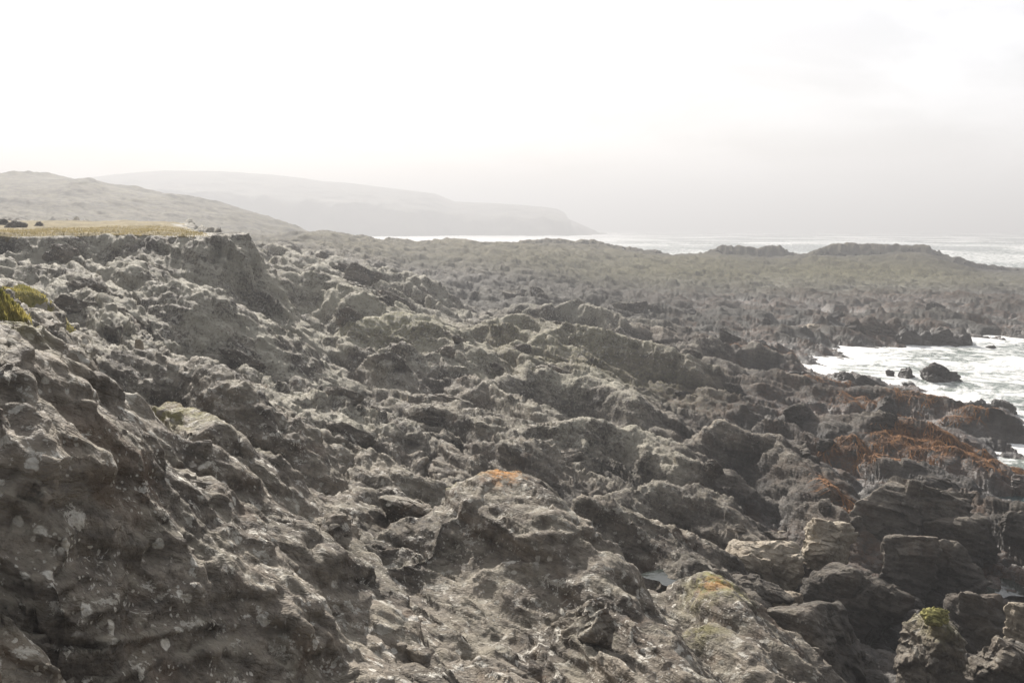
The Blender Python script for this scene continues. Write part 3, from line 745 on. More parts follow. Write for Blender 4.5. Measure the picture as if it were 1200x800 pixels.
outcrop('pale green-grey hump outcrop in the middle of the shore', [(392, 392, 58), (450, 364, 62), (500, 372, 61), (560, 408, 57)], 0.45, 0.5, det=(0.15, 0.7, 1.0, 0.9), attr=[('moss', (450, 372, 61, 6, 4, 0.5))])
outcrop('rounded outcrop on the skyline of the near shore right of the turf cliff', [(395, 326, 86), (432, 308, 90), (470, 318, 90), (500, 330, 88)], 0.45, 0.6, det=(0.2, 0.8, 1.0, 0.6), jag=0.8)
outcrop('broad low outcrop with a smooth face right of the turf cliff', [(296, 330, 66), (340, 312, 70), (390, 322, 70), (420, 340, 66)], 0.4, 0.6, det=(0.15, 0.6, 0.9, 0.7), jag=0.6)
outcrop('tent-shaped grey outcrop in front of the dark shaded face', [(560, 452, 48), (620, 428, 52), (680, 436, 52), (740, 460, 48)], 0.45, 0.7, det=(0.2, 0.9, 1.0, 0.9))
outcrop('dark hump outcrop with a shaded hollow front behind the orange lichen peak', [(640, 512, 38), (690, 484, 40), (745, 496, 40), (800, 528, 37)], 0.5, 0.95, det=(0.1, 0.5, 0.9, 0.9))
outcrop('grey ridge outcrop running down to the brown weed', [(790, 520, 41), (850, 492, 43), (910, 505, 42), (960, 560, 37), (990, 610, 33)], 0.7, 0.75, det=(0.12, 0.5, 0.8, 0.9))
outcrop('long steep outcrop with a smooth grey flank above the pale boulders', [(700, 590, 31), (770, 560, 33), (830, 575, 32), (890, 625, 30)], 0.6, 0.8, det=(0.1, 0.5, 0.9, 1.0))
outcrop('low ribbed outcrop right behind the orange lichen peak', [(640, 606, 26), (700, 582, 27.5), (760, 600, 27), (800, 650, 25)], 0.6, 0.8, det=(0.08, 0.5, 0.9, 1.0))
outcrop('dome outcrop with a pale top left of the orange lichen peak', [(400, 580, 23), (460, 552, 25), (520, 560, 25.5), (560, 590, 24)], 0.5, 0.7, det=(0.12, 0.6, 0.9, 1.0))
outcrop('smooth sided outcrop in the gully behind the leaning slab', [(260, 560, 19), (310, 545, 21), (380, 575, 20.5), (440, 620, 18.5)], 0.6, 0.8, det=(0.08, 0.5, 0.9, 1.0))
outcrop('pointed outcrop with a broad grey face above the gully', [(300, 520, 25), (345, 492, 27), (400, 512, 27), (450, 545, 25)], 0.6, 0.8, det=(0.1, 0.6, 0.9, 1.0))
outcrop('rough low outcrop on the left above the leaning slab', [(110, 420, 26), (170, 400, 28), (230, 425, 27), (280, 460, 25)], 0.6, 0.7, det=(0.15, 0.7, 1.0, 1.0))
outcrop('outcrop crusted with orange-brown weed beside the surf', [(1010, 548, 46), (1060, 520, 49), (1110, 532, 49), (1165, 548, 47), (1200, 575, 44)], 0.6, 0.8, det=(0.15, 0.8, 1.0, 0.9),
        attr=[('weed', (1120, 545, 48, 4.5, 3.0, 1.0))])
outcrop('dark ledge outcrop along the edge of the surf', [(1000, 470, 60), (1060, 460, 63), (1110, 484, 60), (1160, 515, 55), (1200, 545, 51)], 0.7, 0.6, det=(0.15, 0.8, 1.0, 0.9), attr=[('weed', (1040, 480, 60, 3, 2, 0.5))])
outcrop('weedy outcrop between the surf and the brown-black rock', [(900, 446, 66), (950, 436, 70), (1000, 446, 71)], 0.6, 0.6, det=(0.15, 0.7, 1.0, 0.9), attr=[('weed', (960, 445, 68, 3, 2, 0.5))])
# the far point
outcrop('long flat-topped outcrop on the far point against the sea', [(945, 297, 252), (980, 285, 255), (1040, 285, 256), (1084, 287, 255), (1106, 299, 250)], 0.5, 0.45, det=(0.25, 0.6, 0.8, 0), jag=1.2, rnd=1.5)
outcrop('low two-humped outcrop on the far point left of the flat-topped one', [(826, 297, 255), (850, 287, 258), (880, 290, 258), (908, 287, 258), (932, 297, 255)], 0.5, 0.5, det=(0.25, 0.6, 0.8, 0), jag=1.2, rnd=1.0)
outcrop('gentle outcrop ridge on the far point where the sea glitters most', [(580, 288, 260), (640, 279, 264), (700, 282, 264), (770, 294, 260)], 0.4, 0.4, det=(0.3, 0.8, 0.8, 0), jag=1.5, rnd=2.0)
outcrop('low stepped outcrop at the seaward tip of the far point', [(1095, 306, 246), (1120, 300, 246), (1140, 307, 244), (1190, 314, 240)], 0.5, 0.5, det=(0.25, 0.6, 0.8, 0), jag=1.0, rnd=1.0)

# ------------------------------------------------------------------ loose rocks: convex bodies cut by planes, then chipped and layered
_ico = {}
def ico(n):
    if n not in _ico:
        bm = bmesh.new(); bmesh.ops.create_icosphere(bm, subdivisions=n, radius=1.0)
        v = np.array([q.co[:] for q in bm.verts]); bm.verts.index_update()
        f = np.array([[q.index for q in t.verts] for t in bm.faces]); bm.free()
        _ico[n] = (v / np.linalg.norm(v, axis=1)[:, None], f)
    return _ico[n]
def rock_shape(seed, n=6, planes=13, dims=(1, 1, 1), rough=1.0, round_=0.05, layer=0.0):
    """unit rock scaled to dims (full width, depth, height), base at z=-h/2"""
    d, f = ico(n); r = np.random.RandomState(seed)
    N = r.normal(size=(planes, 3)); N /= np.linalg.norm(N, axis=1)[:, None]
    N = np.concatenate([N, [[0, 0, -1], [0.1, 0.1, 1]]]); D = np.concatenate([0.62 + 0.33 * r.rand(planes), [0.8, 0.85]])
    def rad(q):
        c = q @ N.T; return np.min(np.where(c > 0.02, D[None] / np.maximum(c, 0.02), 9), axis=1)
    M = r.normal(size=(46, 3)); M /= np.linalg.norm(M, axis=1)[:, None]
    sup = np.array([(d * rad(d)[:, None] @ m).max() for m in M]) if n <= 5 else np.array([((ico(4)[0] * rad(ico(4)[0])[:, None]) @ m).max() for m in M])
    N = np.concatenate([N, M]); D = np.concatenate([D, sup * (0.93 + 0.07 * r.rand(46))])
    c = d @ N.T
    k = np.where(c > 0.02, D[None] / np.maximum(c, 0.02), 9.0)
    s = 1.0 / round_ if round_ else 0
    R = -np.log(np.exp(-(k - k.min(1)[:, None]) * s).sum(1)) / s + k.min(1)
    p = d * R[:, None] * 0.5
    mn, mxx = p.min(0), p.max(0); p = (p - (mn + mxx) / 2) / (mxx - mn) * np.array(dims)
    size = float(np.mean(dims))
    o = r.rand(3) * 50
    nrm = d / np.array(dims); nrm /= np.linalg.norm(nrm, axis=1)[:, None]
    q = p + o
    disp = fbm3(q * 1.1 / max(size, .3) * 1.6, 3, seed, 0.5) * 0.05 * size
    disp += facet3(q, 0.42 * size, seed + 1, (1, 1.5, 0.7), 0.6, 0.03) * 0.4 * rough
    disp += facet3(q, 0.16 * size, seed + 2, (1, 1.5, 0.6), 0.6, 0.06) * 0.45 * rough
    disp += fbm3(q * 9.0 / max(size, .3), 3, seed + 9, 0.6) * 0.008 * size * rough
    if layer:
        ph = (q @ np.array([0.25, 0.15, 0.95])) / layer + 0.3 * fbm3(q * 1.2, 2, 3); fr = ph - np.floor(ph)
        disp += (smooth(0, .85, fr) - fr) * layer * 0.35
    return (p + nrm * disp[:, None]).astype(F32), f

def moss_attr(p, amt):
    hz = (p[:, 2] - p[:, 2].min()) / (np.ptp(p[:, 2]) + 1e-6)
    return (smooth(0.72, 0.95, hz) * amt).astype(F32)

def loose(label, px, py, d, w, dep, seed, n=6, rot=0.0, tiltx=0.0, mat=None, cat='boulder', name='boulder', group=None, hmin=0.5, sink=0.25, rough=1.0, layer=0.0, moss=0.0, weed=0.0, round_=0.03, land=True, planes=13):
    """(px, py) is the top of the rock in the photograph, d its distance from the camera"""
    x, y, zt = pt(px, py, d)
    g = max(gz(x, y), -0.6)
    h = max(zt - g, hmin) + sink
    p, f = rock_shape(seed, n, planes, (w, dep, h), rough, round_, layer)
    at = {}
    if moss: at['moss'] = moss_attr(p, moss)
    if weed: at['weed'] = np.full(len(p), weed, F32)
    o = link(name, mesh_from(name, p, f, at), mat or M_ROCK)
    o.location = (x, y, zt - h / 2); o.rotation_euler = (tiltx, 0, rot)
    tag(o, label, cat, group)
    if land: LANDMARKS.append((o, label, np.array([x, y, zt - h / 2])))
    return o

loose('big dark boulder with a deep shadow under its near side', 1062, 566, 34, 4.6, 3.2, 101, 7, 0.5, 0.0, layer=0.0, hmin=2.2)
loose('low dark boulder leaning on the right end of the big shadowed boulder', 1125, 600, 33, 2.4, 2.2, 102, 6, -0.3)
loose('pale upright boulder with brown streaks left of the shadowed boulder', 972, 609, 30.2, 1.75, 1.5, 103, 7, 0.4, mat=M_PALE, layer=0.22)
loose('pale flat-topped boulder with a dark shaded front', 888, 632, 29.0, 2.4, 1.7, 104, 7, -0.25, mat=M_PALE, hmin=1.2)
loose('small pale wedge of rock between the two pale boulders', 932, 644, 28.8, 1.2, 0.9, 105, 6, 0.9, mat=M_PALE)
loose('low pale slab lying in front of the flat-topped pale boulder', 900, 692, 25.8, 1.9, 1.3, 106, 6, 0.3, mat=M_PALE, cat='rock slab', name='rock_slab', hmin=0.3)
loose('grey slab propped behind the yellow moss crest', 880, 678, 25.5, 2.3, 1.0, 107, 6, -0.2, cat='rock slab', name='rock_slab')
loose('round cream-white stone in the gap beside the moss crest outcrop', 930, 722, 24.2, 0.42, 0.40, 108, 5, 0.2, mat=M_PALE, cat='stone', name='stone', hmin=0.3, sink=0.05, rough=0.2, round_=0.12, planes=30)
loose('blocky dark boulder with a flat scaly top near the bottom edge', 965, 703, 22.8, 3.4, 2.6, 109, 7, 0.25, hmin=1.6)
mb = loose('steep boulder with a yellow-green moss cushion on its tip', 1096, 708, 20.8, 1.9, 1.7, 110, 7, 0.6, hmin=1.8, moss=0.5)
loose('rough dark boulder at the lower right corner', 1175, 742, 20.8, 1.8, 1.6, 111, 7, 0.2)
loose('pinkish grey boulder at the right edge above the corner boulder', 1200, 700, 23.4, 0.9, 0.8, 112, 6, 0.2, mat=M_PALE)
loose('knobbly black boulder behind the blocky flat-topped boulder', 1000, 664, 26.8, 3.4, 2.0, 113, 7, 0.1, layer=0.3)
loose('knobbly black boulder in front of the shadowed boulder', 1066, 628, 29.5, 1.8, 1.6, 114, 6, 0.7, layer=0.2)
loose('jagged black boulder between the two tide pools', 1115, 634, 30, 2.2, 1.8, 115, 7, -0.4, layer=0.25)
loose('squat black boulder behind the moss-tipped boulder', 1150, 690, 25.8, 1.9, 1.6, 116, 6, 0.3)
loose('dark boulder cut by the right edge beside the upper tide pool', 1205, 600, 34.5, 2.0, 1.8, 117, 6, 0.3)
loose('small grey boulder at the far rim of the upper tide pool', 1170, 584, 40.5, 1.1, 0.9, 118, 6, 0.1)
loose('upright rock at the right edge below the weed crust', 1198, 555, 44, 1.3, 1.2, 119, 6, 0.1, weed=0.4)
# in the surf
SURF = 'rocks standing in the surf'
loose('dark rock with a jagged top alone in the white surf', 1102, 430, 76, 2.6, 2.0, 121, 6, 0.2, cat='sea rock', name='sea_rock', group=SURF, hmin=1.2, rough=2.0)
loose('split dark rock in the surf just left of the jagged one', 1064, 430, 78, 1.7, 1.5, 122, 6, 0.5, cat='sea rock', name='sea_rock', group=SURF, hmin=1.0, rough=2.0)
loose('small round wet rock in the surf nearest to the shore ledge', 1043, 434, 79, 0.9, 0.8, 123, 5, 0.5, cat='sea rock', name='sea_rock', group=SURF, hmin=0.8, rough=2.0)
loose('low flat rock awash in front of the split surf rock', 1066, 448, 74, 1.2, 0.8, 124, 5, 0.2, cat='sea rock', name='sea_rock', group=SURF, hmin=0.4, rough=2.0)
loose('pointed dark rock at the right where the surf meets the ledge', 1163, 473, 65, 3.2, 2.4, 125, 6, -0.2, cat='sea rock', name='sea_rock', group=SURF, hmin=1.4, rough=2.0)
loose('dark hump of rock on the near rim of the surf', 985, 437, 76, 2.6, 2.0, 126, 6, 0.4, cat='sea rock', name='sea_rock', group=SURF, hmin=1.3, rough=2.0)
loose('tall brown-black rock island behind the surf', 1030, 374, 105, 7.5, 5.0, 127, 7, 0.2, cat='sea rock', name='sea_rock', hmin=3.0, weed=0.25, rough=2.0)
loose('long low rock island with a striped flat face beside the taller one', 1094, 388, 103, 9.4, 3.6, 128, 7, 0.05, cat='sea rock', name='sea_rock', hmin=2.0, rough=2.0)
loose('low dark rock at the right edge beyond the surf', 1194, 389, 111, 5.0, 4.0, 129, 6, 0.1, cat='sea rock', name='sea_rock', hmin=1.2, weed=0.3, rough=2.0)
loose('tiny dark rock awash off the end of the long low island', 1165, 404, 100, 1.6, 1.0, 130, 5, 0.1, cat='sea rock', name='sea_rock', hmin=0.5, rough=2.0)
loose('pale triangular boulder at the head of the surf inlet', 957, 381, 110, 4.2, 3.0, 131, 6, 0.7, mat=M_PALE, hmin=1.6)
# by the turf
loose('dark stone resting on the turf near the left edge', 18, 259, 78, 1.6, 1.0, 132, 5, 0.1, cat='stone', name='stone', hmin=0.4)
loose('darker stone on the turf cut by the left edge', -2, 256.5, 84, 1.7, 1.0, 133, 5, 0.4, cat='stone', name='stone', hmin=0.5)
loose('small stone on the turf right of the dark one', 46, 260, 84, 0.8, 0.6, 134, 5, 0.4, cat='stone', name='stone', hmin=0.25)
loose('white quartz stone lying among the rocks below the plate outcrop', 162, 397, 33, 0.34, 0.3, 135, 5, 0.4, mat=M_PALE, cat='stone', name='stone', hmin=0.25, sink=0.05, rough=0.3, round_=0.1)
loose('speckled round boulder at the left foot of the orange lichen peak', 478, 578, 20.8, 1.35, 1.1, 136, 7, 0.2, round_=0.09, hmin=0.9)
loose('standing pointed boulder with white lichen spots in the dark hollow', 236, 697, 10.6, 0.75, 0.6, 137, 7, 0.2, round_=0.08, hmin=0.7, cat='boulder')


# ------------------------------------------------------------------ turf on the cliff top, grass
BLADES = []
def blades(x, y, z, hgt, n_rng):
    for i in range(len(x)):
        a = n_rng.uniform(0, 6.28); h = hgt * n_rng.uniform(0.5, 1.3); w = h * 0.10 + 0.006
        lx, ly = n_rng.uniform(-.5, .5) * h, n_rng.uniform(-.5, .5) * h
        c, s = math.cos(a) * w, math.sin(a) * w
        BLADES.append(((x[i] - c, y[i] - s, z[i] - 0.02), (x[i] + c, y[i] + s, z[i] - 0.02), (x[i] + lx * .5 + c * .6, y[i] + ly * .5 + s * .6, z[i] + h * .6), (x[i] + lx, y[i] + ly, z[i] + h), (x[i] + lx * .5 - c * .6, y[i] + ly * .5 - s * .6, z[i] + h * .6)))
def build_turf():
    x = np.linspace(-62, TURF_X + 2, 420); y = np.concatenate([np.linspace(50, 66, 160), np.linspace(66.4, 125, 120)])
    X_, Y_ = np.meshgrid(x, y); X_ = X_.ravel().astype(F32); Y_ = Y_.ravel().astype(F32)
    sd = turf_sd(X_, Y_)
    z = 11.62 + (0.003 + 0.014 * smooth(-24, -42, X_)) * np.clip(Y_ - 60, 0, 80) + 0.16 * fbm2(X_ * 0.35, Y_ * 0.35, 4, 601) - 0.22 * smooth(1.6, -0.3, sd)
    qd = grid_quads(len(y), len(x)); k = (sd[qd] > -0.35).all(1)
    c, q, a = sub_mesh(np.stack([X_, Y_, z], 1), qd, k, {})
    o = link('turf', mesh_from('turf', c, q), M_TURF)
    md = o.modifiers.new('thickness', 'SOLIDIFY'); md.thickness = 0.30; md.offset = -1.0
    tag(o, kind='structure')
    r = np.random.RandomState(3)
    bx = r.uniform(-34, TURF_X + 1, 26000); by = 54 + r.rand(26000) ** 1.6 * 40
    s2 = turf_sd(bx.astype(F32), by.astype(F32)); kk = s2 > -0.3
    bx, by, s2 = bx[kk], by[kk], s2[kk]
    bz = 11.62 + (0.003 + 0.014 * smooth(-24, -42, bx)) * np.clip(by - 60, 0, 80) + 0.16 * fbm2(bx.astype(F32) * 0.35, by.astype(F32) * 0.35, 4, 601) - 0.22 * smooth(1.6, -0.3, s2)
    blades(bx, by, bz, 0.11, r)
build_turf()
N_STRAW = len(BLADES)
def turf_patch(px, py, d, rx, ry, seed, n):
    c = pt(px, py, d); r = np.random.RandomState(seed)
    N = 60
    u, v = np.meshgrid(np.linspace(-1.3, 1.3, N), np.linspace(-1.3, 1.3, N)); u, v = u.ravel(), v.ravel()
    x, y = c[0] + u * rx, c[1] + v * ry
    m = np.sqrt(u * u + v * v) + 0.35 * fbm2((x * 0.9).astype(F32), (y * 0.9).astype(F32), 3, seed)
    g = np.array([gz(a, b) for a, b in zip(x, y)])
    gs = g.reshape(N, N).copy()
    for _ in range(6):
        p = np.pad(gs, 1, mode='edge'); gs = (p[:-2, 1:-1] + p[2:, 1:-1] + p[1:-1, :-2] + p[1:-1, 2:] + gs) / 5
    z = np.maximum(g * 0.35 + gs.ravel() * 0.65, g - 0.05) + 0.26 * smooth(1.0, 0.4, m) - 0.25 * smooth(0.7, 1.1, m) + 0.06 * fbm2((x * 3).astype(F32), (y * 3).astype(F32), 3, seed + 5)
    qd = grid_quads(N, N); k = (m[qd] < 1.05).all(1)
    cc, q, _ = sub_mesh(np.stack([x, y, z], 1), qd, k, {})
    o = link('turf', mesh_from('turf', cc, q), M_GREEN); tag(o, kind='structure')
    ok = np.where(m < 0.85)[0]; pick = r.choice(ok, n)
    blades(x[pick] + r.normal(0, rx / N, n), y[pick] + r.normal(0, ry / N, n), z[pick], 0.06, r)
turf_patch(-6, 326, 15.0, 0.62, 1.1, 701, 6000)
turf_patch(4, 284, 27, 1.4, 1.6, 702, 3500)
def blade_material(name, c1, c2):
    m, nt = new_mat(name); g = NT(nt)
    geo = g.n('ShaderNodeNewGeometry'); n = g.noise(geo.outputs['Position'], 1.5, 3)
    c = g.mix(g.ramp(n, 0.35, 0.65), c1, c2)
    d = g.n('ShaderNodeBsdfDiffuse'); t = g.n('ShaderNodeBsdfTranslucent'); g.l(c, d.inputs[0]); g.l(c, t.inputs[0])
    mx = g.n('ShaderNodeMixShader'); mx.inputs[0].default_value = 0.5; g.l(d.outputs[0], mx.inputs[1]); g.l(t.outputs[0], mx.inputs[2])
    o = g.n('ShaderNodeOutputMaterial'); g.l(mx.outputs[0], o.inputs[0]); return m
M_BLADE = blade_material('straw_blades', (0.17, 0.14, 0.05), (0.36, 0.285, 0.13)); M_GBLADE = blade_material('green_blades', (0.15, 0.145, 0.035), (0.38, 0.32, 0.10))
def build_blades(lo, hi, mat):
    BL = BLADES[lo:hi]; n = len(BL); v = np.array(BL, F32).reshape(-1, 3)
    q = (np.arange(n)[:, None] * 5 + np.arange(5)[None])
    o = link('grass', mesh_from('grass', v, q, smooth_shade=False), mat); tag(o, kind='stuff')
build_blades(0, N_STRAW, M_BLADE); build_blades(N_STRAW, None, M_GBLADE)

# ------------------------------------------------------------------ bladder weed hanging on the rocks
def build_weed():
    r = np.random.RandomState(9); V = []; Qd = []
    for (px, py, d, rx, ry, n) in [(1090, 545, 48, 4.2, 2.6, 3600), (1020, 548, 46, 3.4, 1.6, 2200), (1150, 556, 47, 2.6, 2.0, 2200), (1080, 520, 50, 2.8, 1.2, 1000), (1040, 480, 61, 3.5, 1.5, 900), (960, 437, 70, 3.0, 1.5, 700), (1120, 500, 57, 2.0, 1.5, 600), (890, 410, 80, 4.0, 2.0, 600), (985, 605, 37, 0.9, 1.4, 350), (1010, 628, 34.5, 0.9, 0.5, 300)]:
        c = pt(px, py, d)
        for i in range(n):
            a, t = r.uniform(0, 6.28), math.sqrt(r.rand())
            x, y = c[0] + math.cos(a) * t * rx, c[1] + math.sin(a) * t * ry
            if noise2(np.array([x * 0.8], F32), np.array([y * 0.8], F32), 91)[0] < -0.12: continue
            z = gz(x, y) + 0.02
            L = r.uniform(0.25, 0.75); w = r.uniform(0.010, 0.024); yaw = r.normal(-1.2, 0.7)
            dx, dy = math.cos(yaw), math.sin(yaw); nx, ny = -dy * w, dx * w
            b = len(V); rise = r.uniform(0.0, 0.05); cv = r.normal(0, 0.5); prev = z
            for k in range(6):
                s = k / 5
                px_, py_ = x + dx * L * s - dy * cv * L * s * s, y + dy * L * s + dx * cv * L * s * s
                zg = gz(px_, py_) + 0.015 + rise * math.sin(s * 3); zz = max(min(zg, prev + 0.03), prev - 0.11); prev = zz
                ww = (0.6, 1.0, 1.2, 1.1, 0.9, 0.3)[k]
                V.append((px_ + nx * ww, py_ + ny * ww, zz)); V.append((px_ - nx * ww, py_ - ny * ww, zz + 0.012 * (-1) ** k))
            for k in range(5): Qd.append((b + 2 * k, b + 2 * k + 1, b + 2 * k + 3, b + 2 * k + 2))
    o = link('seaweed', mesh_from('seaweed', np.array(V, F32), np.array(Qd)), M_WEED); tag(o, kind='stuff')
build_weed()

# moss cushion, part of the steep boulder
def build_moss_cushion():
    p, f = rock_shape(160, 6, 30, (0.62, 0.5, 0.30), 1.6, 0.15)
    o = link('moss_cushion', mesh_from('moss_cushion', p, f), M_MOSS, parent=mb)
    zt = max(v.co.z for v in mb.data.vertices); top = max(mb.data.vertices, key=lambda v: v.co.z).co
    o.location = (top.x, top.y, top.z - 0.04)
build_moss_cushion()

# ------------------------------------------------------------------ tide pools
def pool(px, py, d, rx, ry, seed, z=None):
    x, y, zt = pt(px, py, d)
    n = 40; ring = [(0, 0, 0)]
    for i in range(n):
        a = i * 2 * math.pi / n; k = 1 + 0.25 * math.sin(2 * a + seed) + 0.15 * math.sin(5 * a + seed * 2)
        ring.append((math.cos(a) * rx * k, math.sin(a) * ry * k, 0))
    f = np.array([(0, 1 + i, 1 + (i + 1) % n) for i in range(n)])
    o = link('pool_water', mesh_from('pool_water', np.array(ring, F32), f), M_POOL); o.location = (x, y, zt if z is None else z); tag(o, kind='structure')
def pool_material():
    m, nt = new_mat('pool_water'); g = NT(nt)
    geo = g.n('ShaderNodeNewGeometry'); b = g.n('ShaderNodeBsdfPrincipled')
    b.inputs['Base Color'].default_value = (0.03, 0.035, 0.03, 1); b.inputs['Roughness'].default_value = 0.04; b.inputs['IOR'].default_value = 1.33
    bp = g.n('ShaderNodeBump'); g.l(g.noise(geo.outputs['Position'], 5, 3), bp.inputs['Height']); bp.inputs['Distance'].default_value = 0.01; g.l(bp.outputs[0], b.inputs['Normal'])
    o = g.n('ShaderNodeOutputMaterial'); g.l(b.outputs[0], o.inputs[0]); return m
M_POOL = pool_material()
def place_pool(px, py, d, rad, seed, pc):
    x, y, _ = pt(px, py, d)
    h = [gz(x + rad * a, y + rad * b) for a in np.linspace(-1, 1, 15) for b in np.linspace(-1, 1, 15) if a * a + b * b < 1]
    pool(px, py, d, rad * 1.1, rad * 1.1, seed, float(np.percentile(h, pc)))
place_pool(1184, 608, 38.8, 1.6, 1, 58)
place_pool(1160, 672, 31, 1.0, 2, 62)
place_pool(790, 682, 24.5, 0.6, 3, 55)
place_pool(1196, 655, 33, 0.6, 4, 30)

# ------------------------------------------------------------------ loose angular rocks among the outcrops; each is placed on the ground and named from its neighbours
def build_scatter():
    r = np.random.RandomState(21)
    protos = []
    for k in range(12):
        dims = (1.0, r.uniform(0.65, 0.95), r.uniform(0.5, 0.8))
        p, f = rock_shape(300 + k, 6, r.randint(9, 14), dims, 1.0, 0.04, 0.0)
        me = mesh_from('angular_rock', p, f); me.materials.append(M_ROCK); protos.append(me)
    marks = [(LANDMARKS[i][2], sh) for i, sh in SHORT.items()]
    mpx = [px_of(*m[0]) for m in marks]
    taken = [(m[2][0], m[2][1], 1.2) for m in LANDMARKS]
    todo = []
    tries = 0
    while len(todo) < 100 and tries < 6000:
        tries += 1
        d = 15 * (130 / 15) ** (r.rand() ** 0.8); px = r.uniform(60, 1150)
        x, y, _ = pt(px, 500, d); g = gz(x, y)
        if g < 0.35 or turf_sd(np.array([x], F32), np.array([y], F32))[0] > -4: continue
        ppx, ppy = px_of(x, y, g)
        if not (10 < ppx < 1190 and 285 < ppy < 790): continue
        s = r.uniform(0.9, 2.1) * (0.55 + 0.45 * min(1, d / 40)) * (1.0 if d < 60 else 1.35)
        if any((x - a) ** 2 + (y - b) ** 2 < (q * 0.8 + s * 0.9) ** 2 for a, b, q in taken): continue
        taken.append((x, y, s)); todo.append((x, y, g, s, ppx, ppy, d))
    keys = {}
    for t in todo:
        best = min(range(len(marks)), key=lambda i: (mpx[i][0] - t[4]) ** 2 + ((mpx[i][1] - t[5]) * 1.6) ** 2)
        dx, dy = t[4] - mpx[best][0], t[5] - mpx[best][1]
        rel = ('left of' if dx < 0 else 'right of') if abs(dx) > 1.4 * abs(dy) else ('behind' if dy < 0 else 'in front of')
        keys.setdefault((best, rel), []).append((math.hypot(dx, dy), t))
    order = ['nearest', 'second nearest', 'third nearest', 'fourth nearest', 'fifth nearest', 'sixth nearest', 'seventh nearest', 'eighth nearest']
    for (b, rel), L in keys.items():
        L.sort(key=lambda q: q[0])
        for k, (_, t) in enumerate(L):
            if k >= len(order): continue
            x, y, g, s, ppx, ppy, d = t
            o = bpy.data.objects.new('angular_rock', protos[r.randint(len(protos))]); COL.objects.link(o)
            o.scale = (s * r.uniform(0.9, 1.5), s * r.uniform(0.8, 1.1), s * r.uniform(0.7, 1.1))
            o.rotation_euler = (r.normal(0, 0.12), 0.25 + r.normal(0, 0.15), r.uniform(0, 6.28) if s < 1.3 else r.normal(0.5, 0.5))
            o.location = (x, y, g - s * 0.02)
            tag(o, ('angular grey rock %s %s' % (rel, marks[b][1])) if len(L) == 1 else 'angular grey rock, %s one %s %s' % (order[k], rel, marks[b][1]), 'rock', 'angular rocks lying among the shore outcrops')
SHORT = {0: 'the orange-lichened peak', 1: 'the steep leaning slab', 3: 'the lichen-spotted left outcrop', 6: 'the yellow moss crest', 8: 'the bright plate outcrop', 9: 'the long shaded face',
         10: 'the dark wedge outcrop', 11: 'the knobbly dark outcrop', 12: 'the brown-black outcrop', 13: 'the pale green-grey hump', 14: 'the skyline outcrop', 15: 'the broad smooth-faced outcrop', 16: 'the tent-shaped outcrop',
         17: 'the dark hump with the hollow', 18: 'the ridge running to the weed', 19: 'the smooth grey flank', 21: 'the pale-topped dome', 23: 'the pointed gully outcrop', 24: 'the rough low left outcrop', 25: 'the weed-crusted outcrop', 26: 'the ledge by the surf', 27: 'the weedy outcrop by the surf'}
build_scatter()
def build_stones():
    r = np.random.RandomState(33); ms = []
    for k in range(6):
        p, f = rock_shape(500 + k, 5, r.randint(9, 14), (1.0, r.uniform(0.7, 0.95), r.uniform(0.55, 0.8)), 1.0, 0.05, 0.0)
        me = mesh_from('stone', p, f); me.materials.append(M_PALE if k == 0 else M_ROCK); ms.append(me)
    marks = [(px_of(*v[2]), sh) for v, sh in ((m, STONE_BY[m[1]]) for m in LANDMARKS if m[1] in STONE_BY)]
    groups = {}; taken = []
    for _ in range(4000):
        if len(taken) >= 55: break
        px, d = r.uniform(820, 1190), r.uniform(20.5, 37)
        x, y, _z = pt(px, 500, d); g = gz(x, y); q = px_of(x, y, g)
        if g < 0.1 or g > 2.6 or not (585 < q[1] < 795 and q[0] < 1195): continue
        if any((x - a) ** 2 + (y - b) ** 2 < 0.4 for a, b in taken): continue
        taken.append((x, y))
        b = min(range(len(marks)), key=lambda i: (marks[i][0][0] - q[0]) ** 2 + (marks[i][0][1] - q[1]) ** 2)
        dx, dy = q[0] - marks[b][0][0], q[1] - marks[b][0][1]
        rel = ('left of' if dx < 0 else 'right of') if abs(dx) > abs(dy) else ('behind' if dy < 0 else 'in front of')
        groups.setdefault((b, rel), []).append((math.hypot(dx, dy), x, y, g))
    order = ['nearest', 'second nearest', 'third nearest', 'fourth nearest', 'fifth nearest', 'sixth nearest']
    for (b, rel), L in groups.items():
        L.sort()
        for k, (_, x, y, g) in enumerate(L[:6]):
            s = 0.22 + 0.5 * r.rand() ** 2; kk = r.randint(6)
            o = bpy.data.objects.new('stone', ms[kk]); COL.objects.link(o)
            o.scale = (s * r.uniform(0.9, 1.5), s, s * r.uniform(0.7, 1.1)); o.rotation_euler = (r.normal(0, 0.3), r.normal(0, 0.3), r.uniform(0, 6.28)); o.location = (x, y, g + s * 0.15)
            tag(o, 'small %s stone, %s one %s %s' % ('pale' if kk == 0 else 'dark', order[k], rel, marks[b][1]), 'stone', 'small stones between the lower right boulders')
STONE_BY = {'big dark boulder with a deep shadow under its near side': 'the big shadowed boulder', 'pale upright boulder with brown streaks left of the shadowed boulder': 'the pale upright boulder',
            'pale flat-topped boulder with a dark shaded front': 'the pale flat-topped boulder', 'blocky dark boulder with a flat scaly top near the bottom edge': 'the blocky flat-topped boulder',
            'steep boulder with a yellow-green moss cushion on its tip': 'the moss-tipped boulder', 'rough dark boulder at the lower right corner': 'the corner boulder',
            'knobbly black boulder behind the blocky flat-topped boulder': 'the knobbly black boulder', 'jagged black boulder between the two tide pools': 'the jagged black boulder', 'squat black boulder behind the moss-tipped boulder': 'the squat black boulder'}
build_stones()

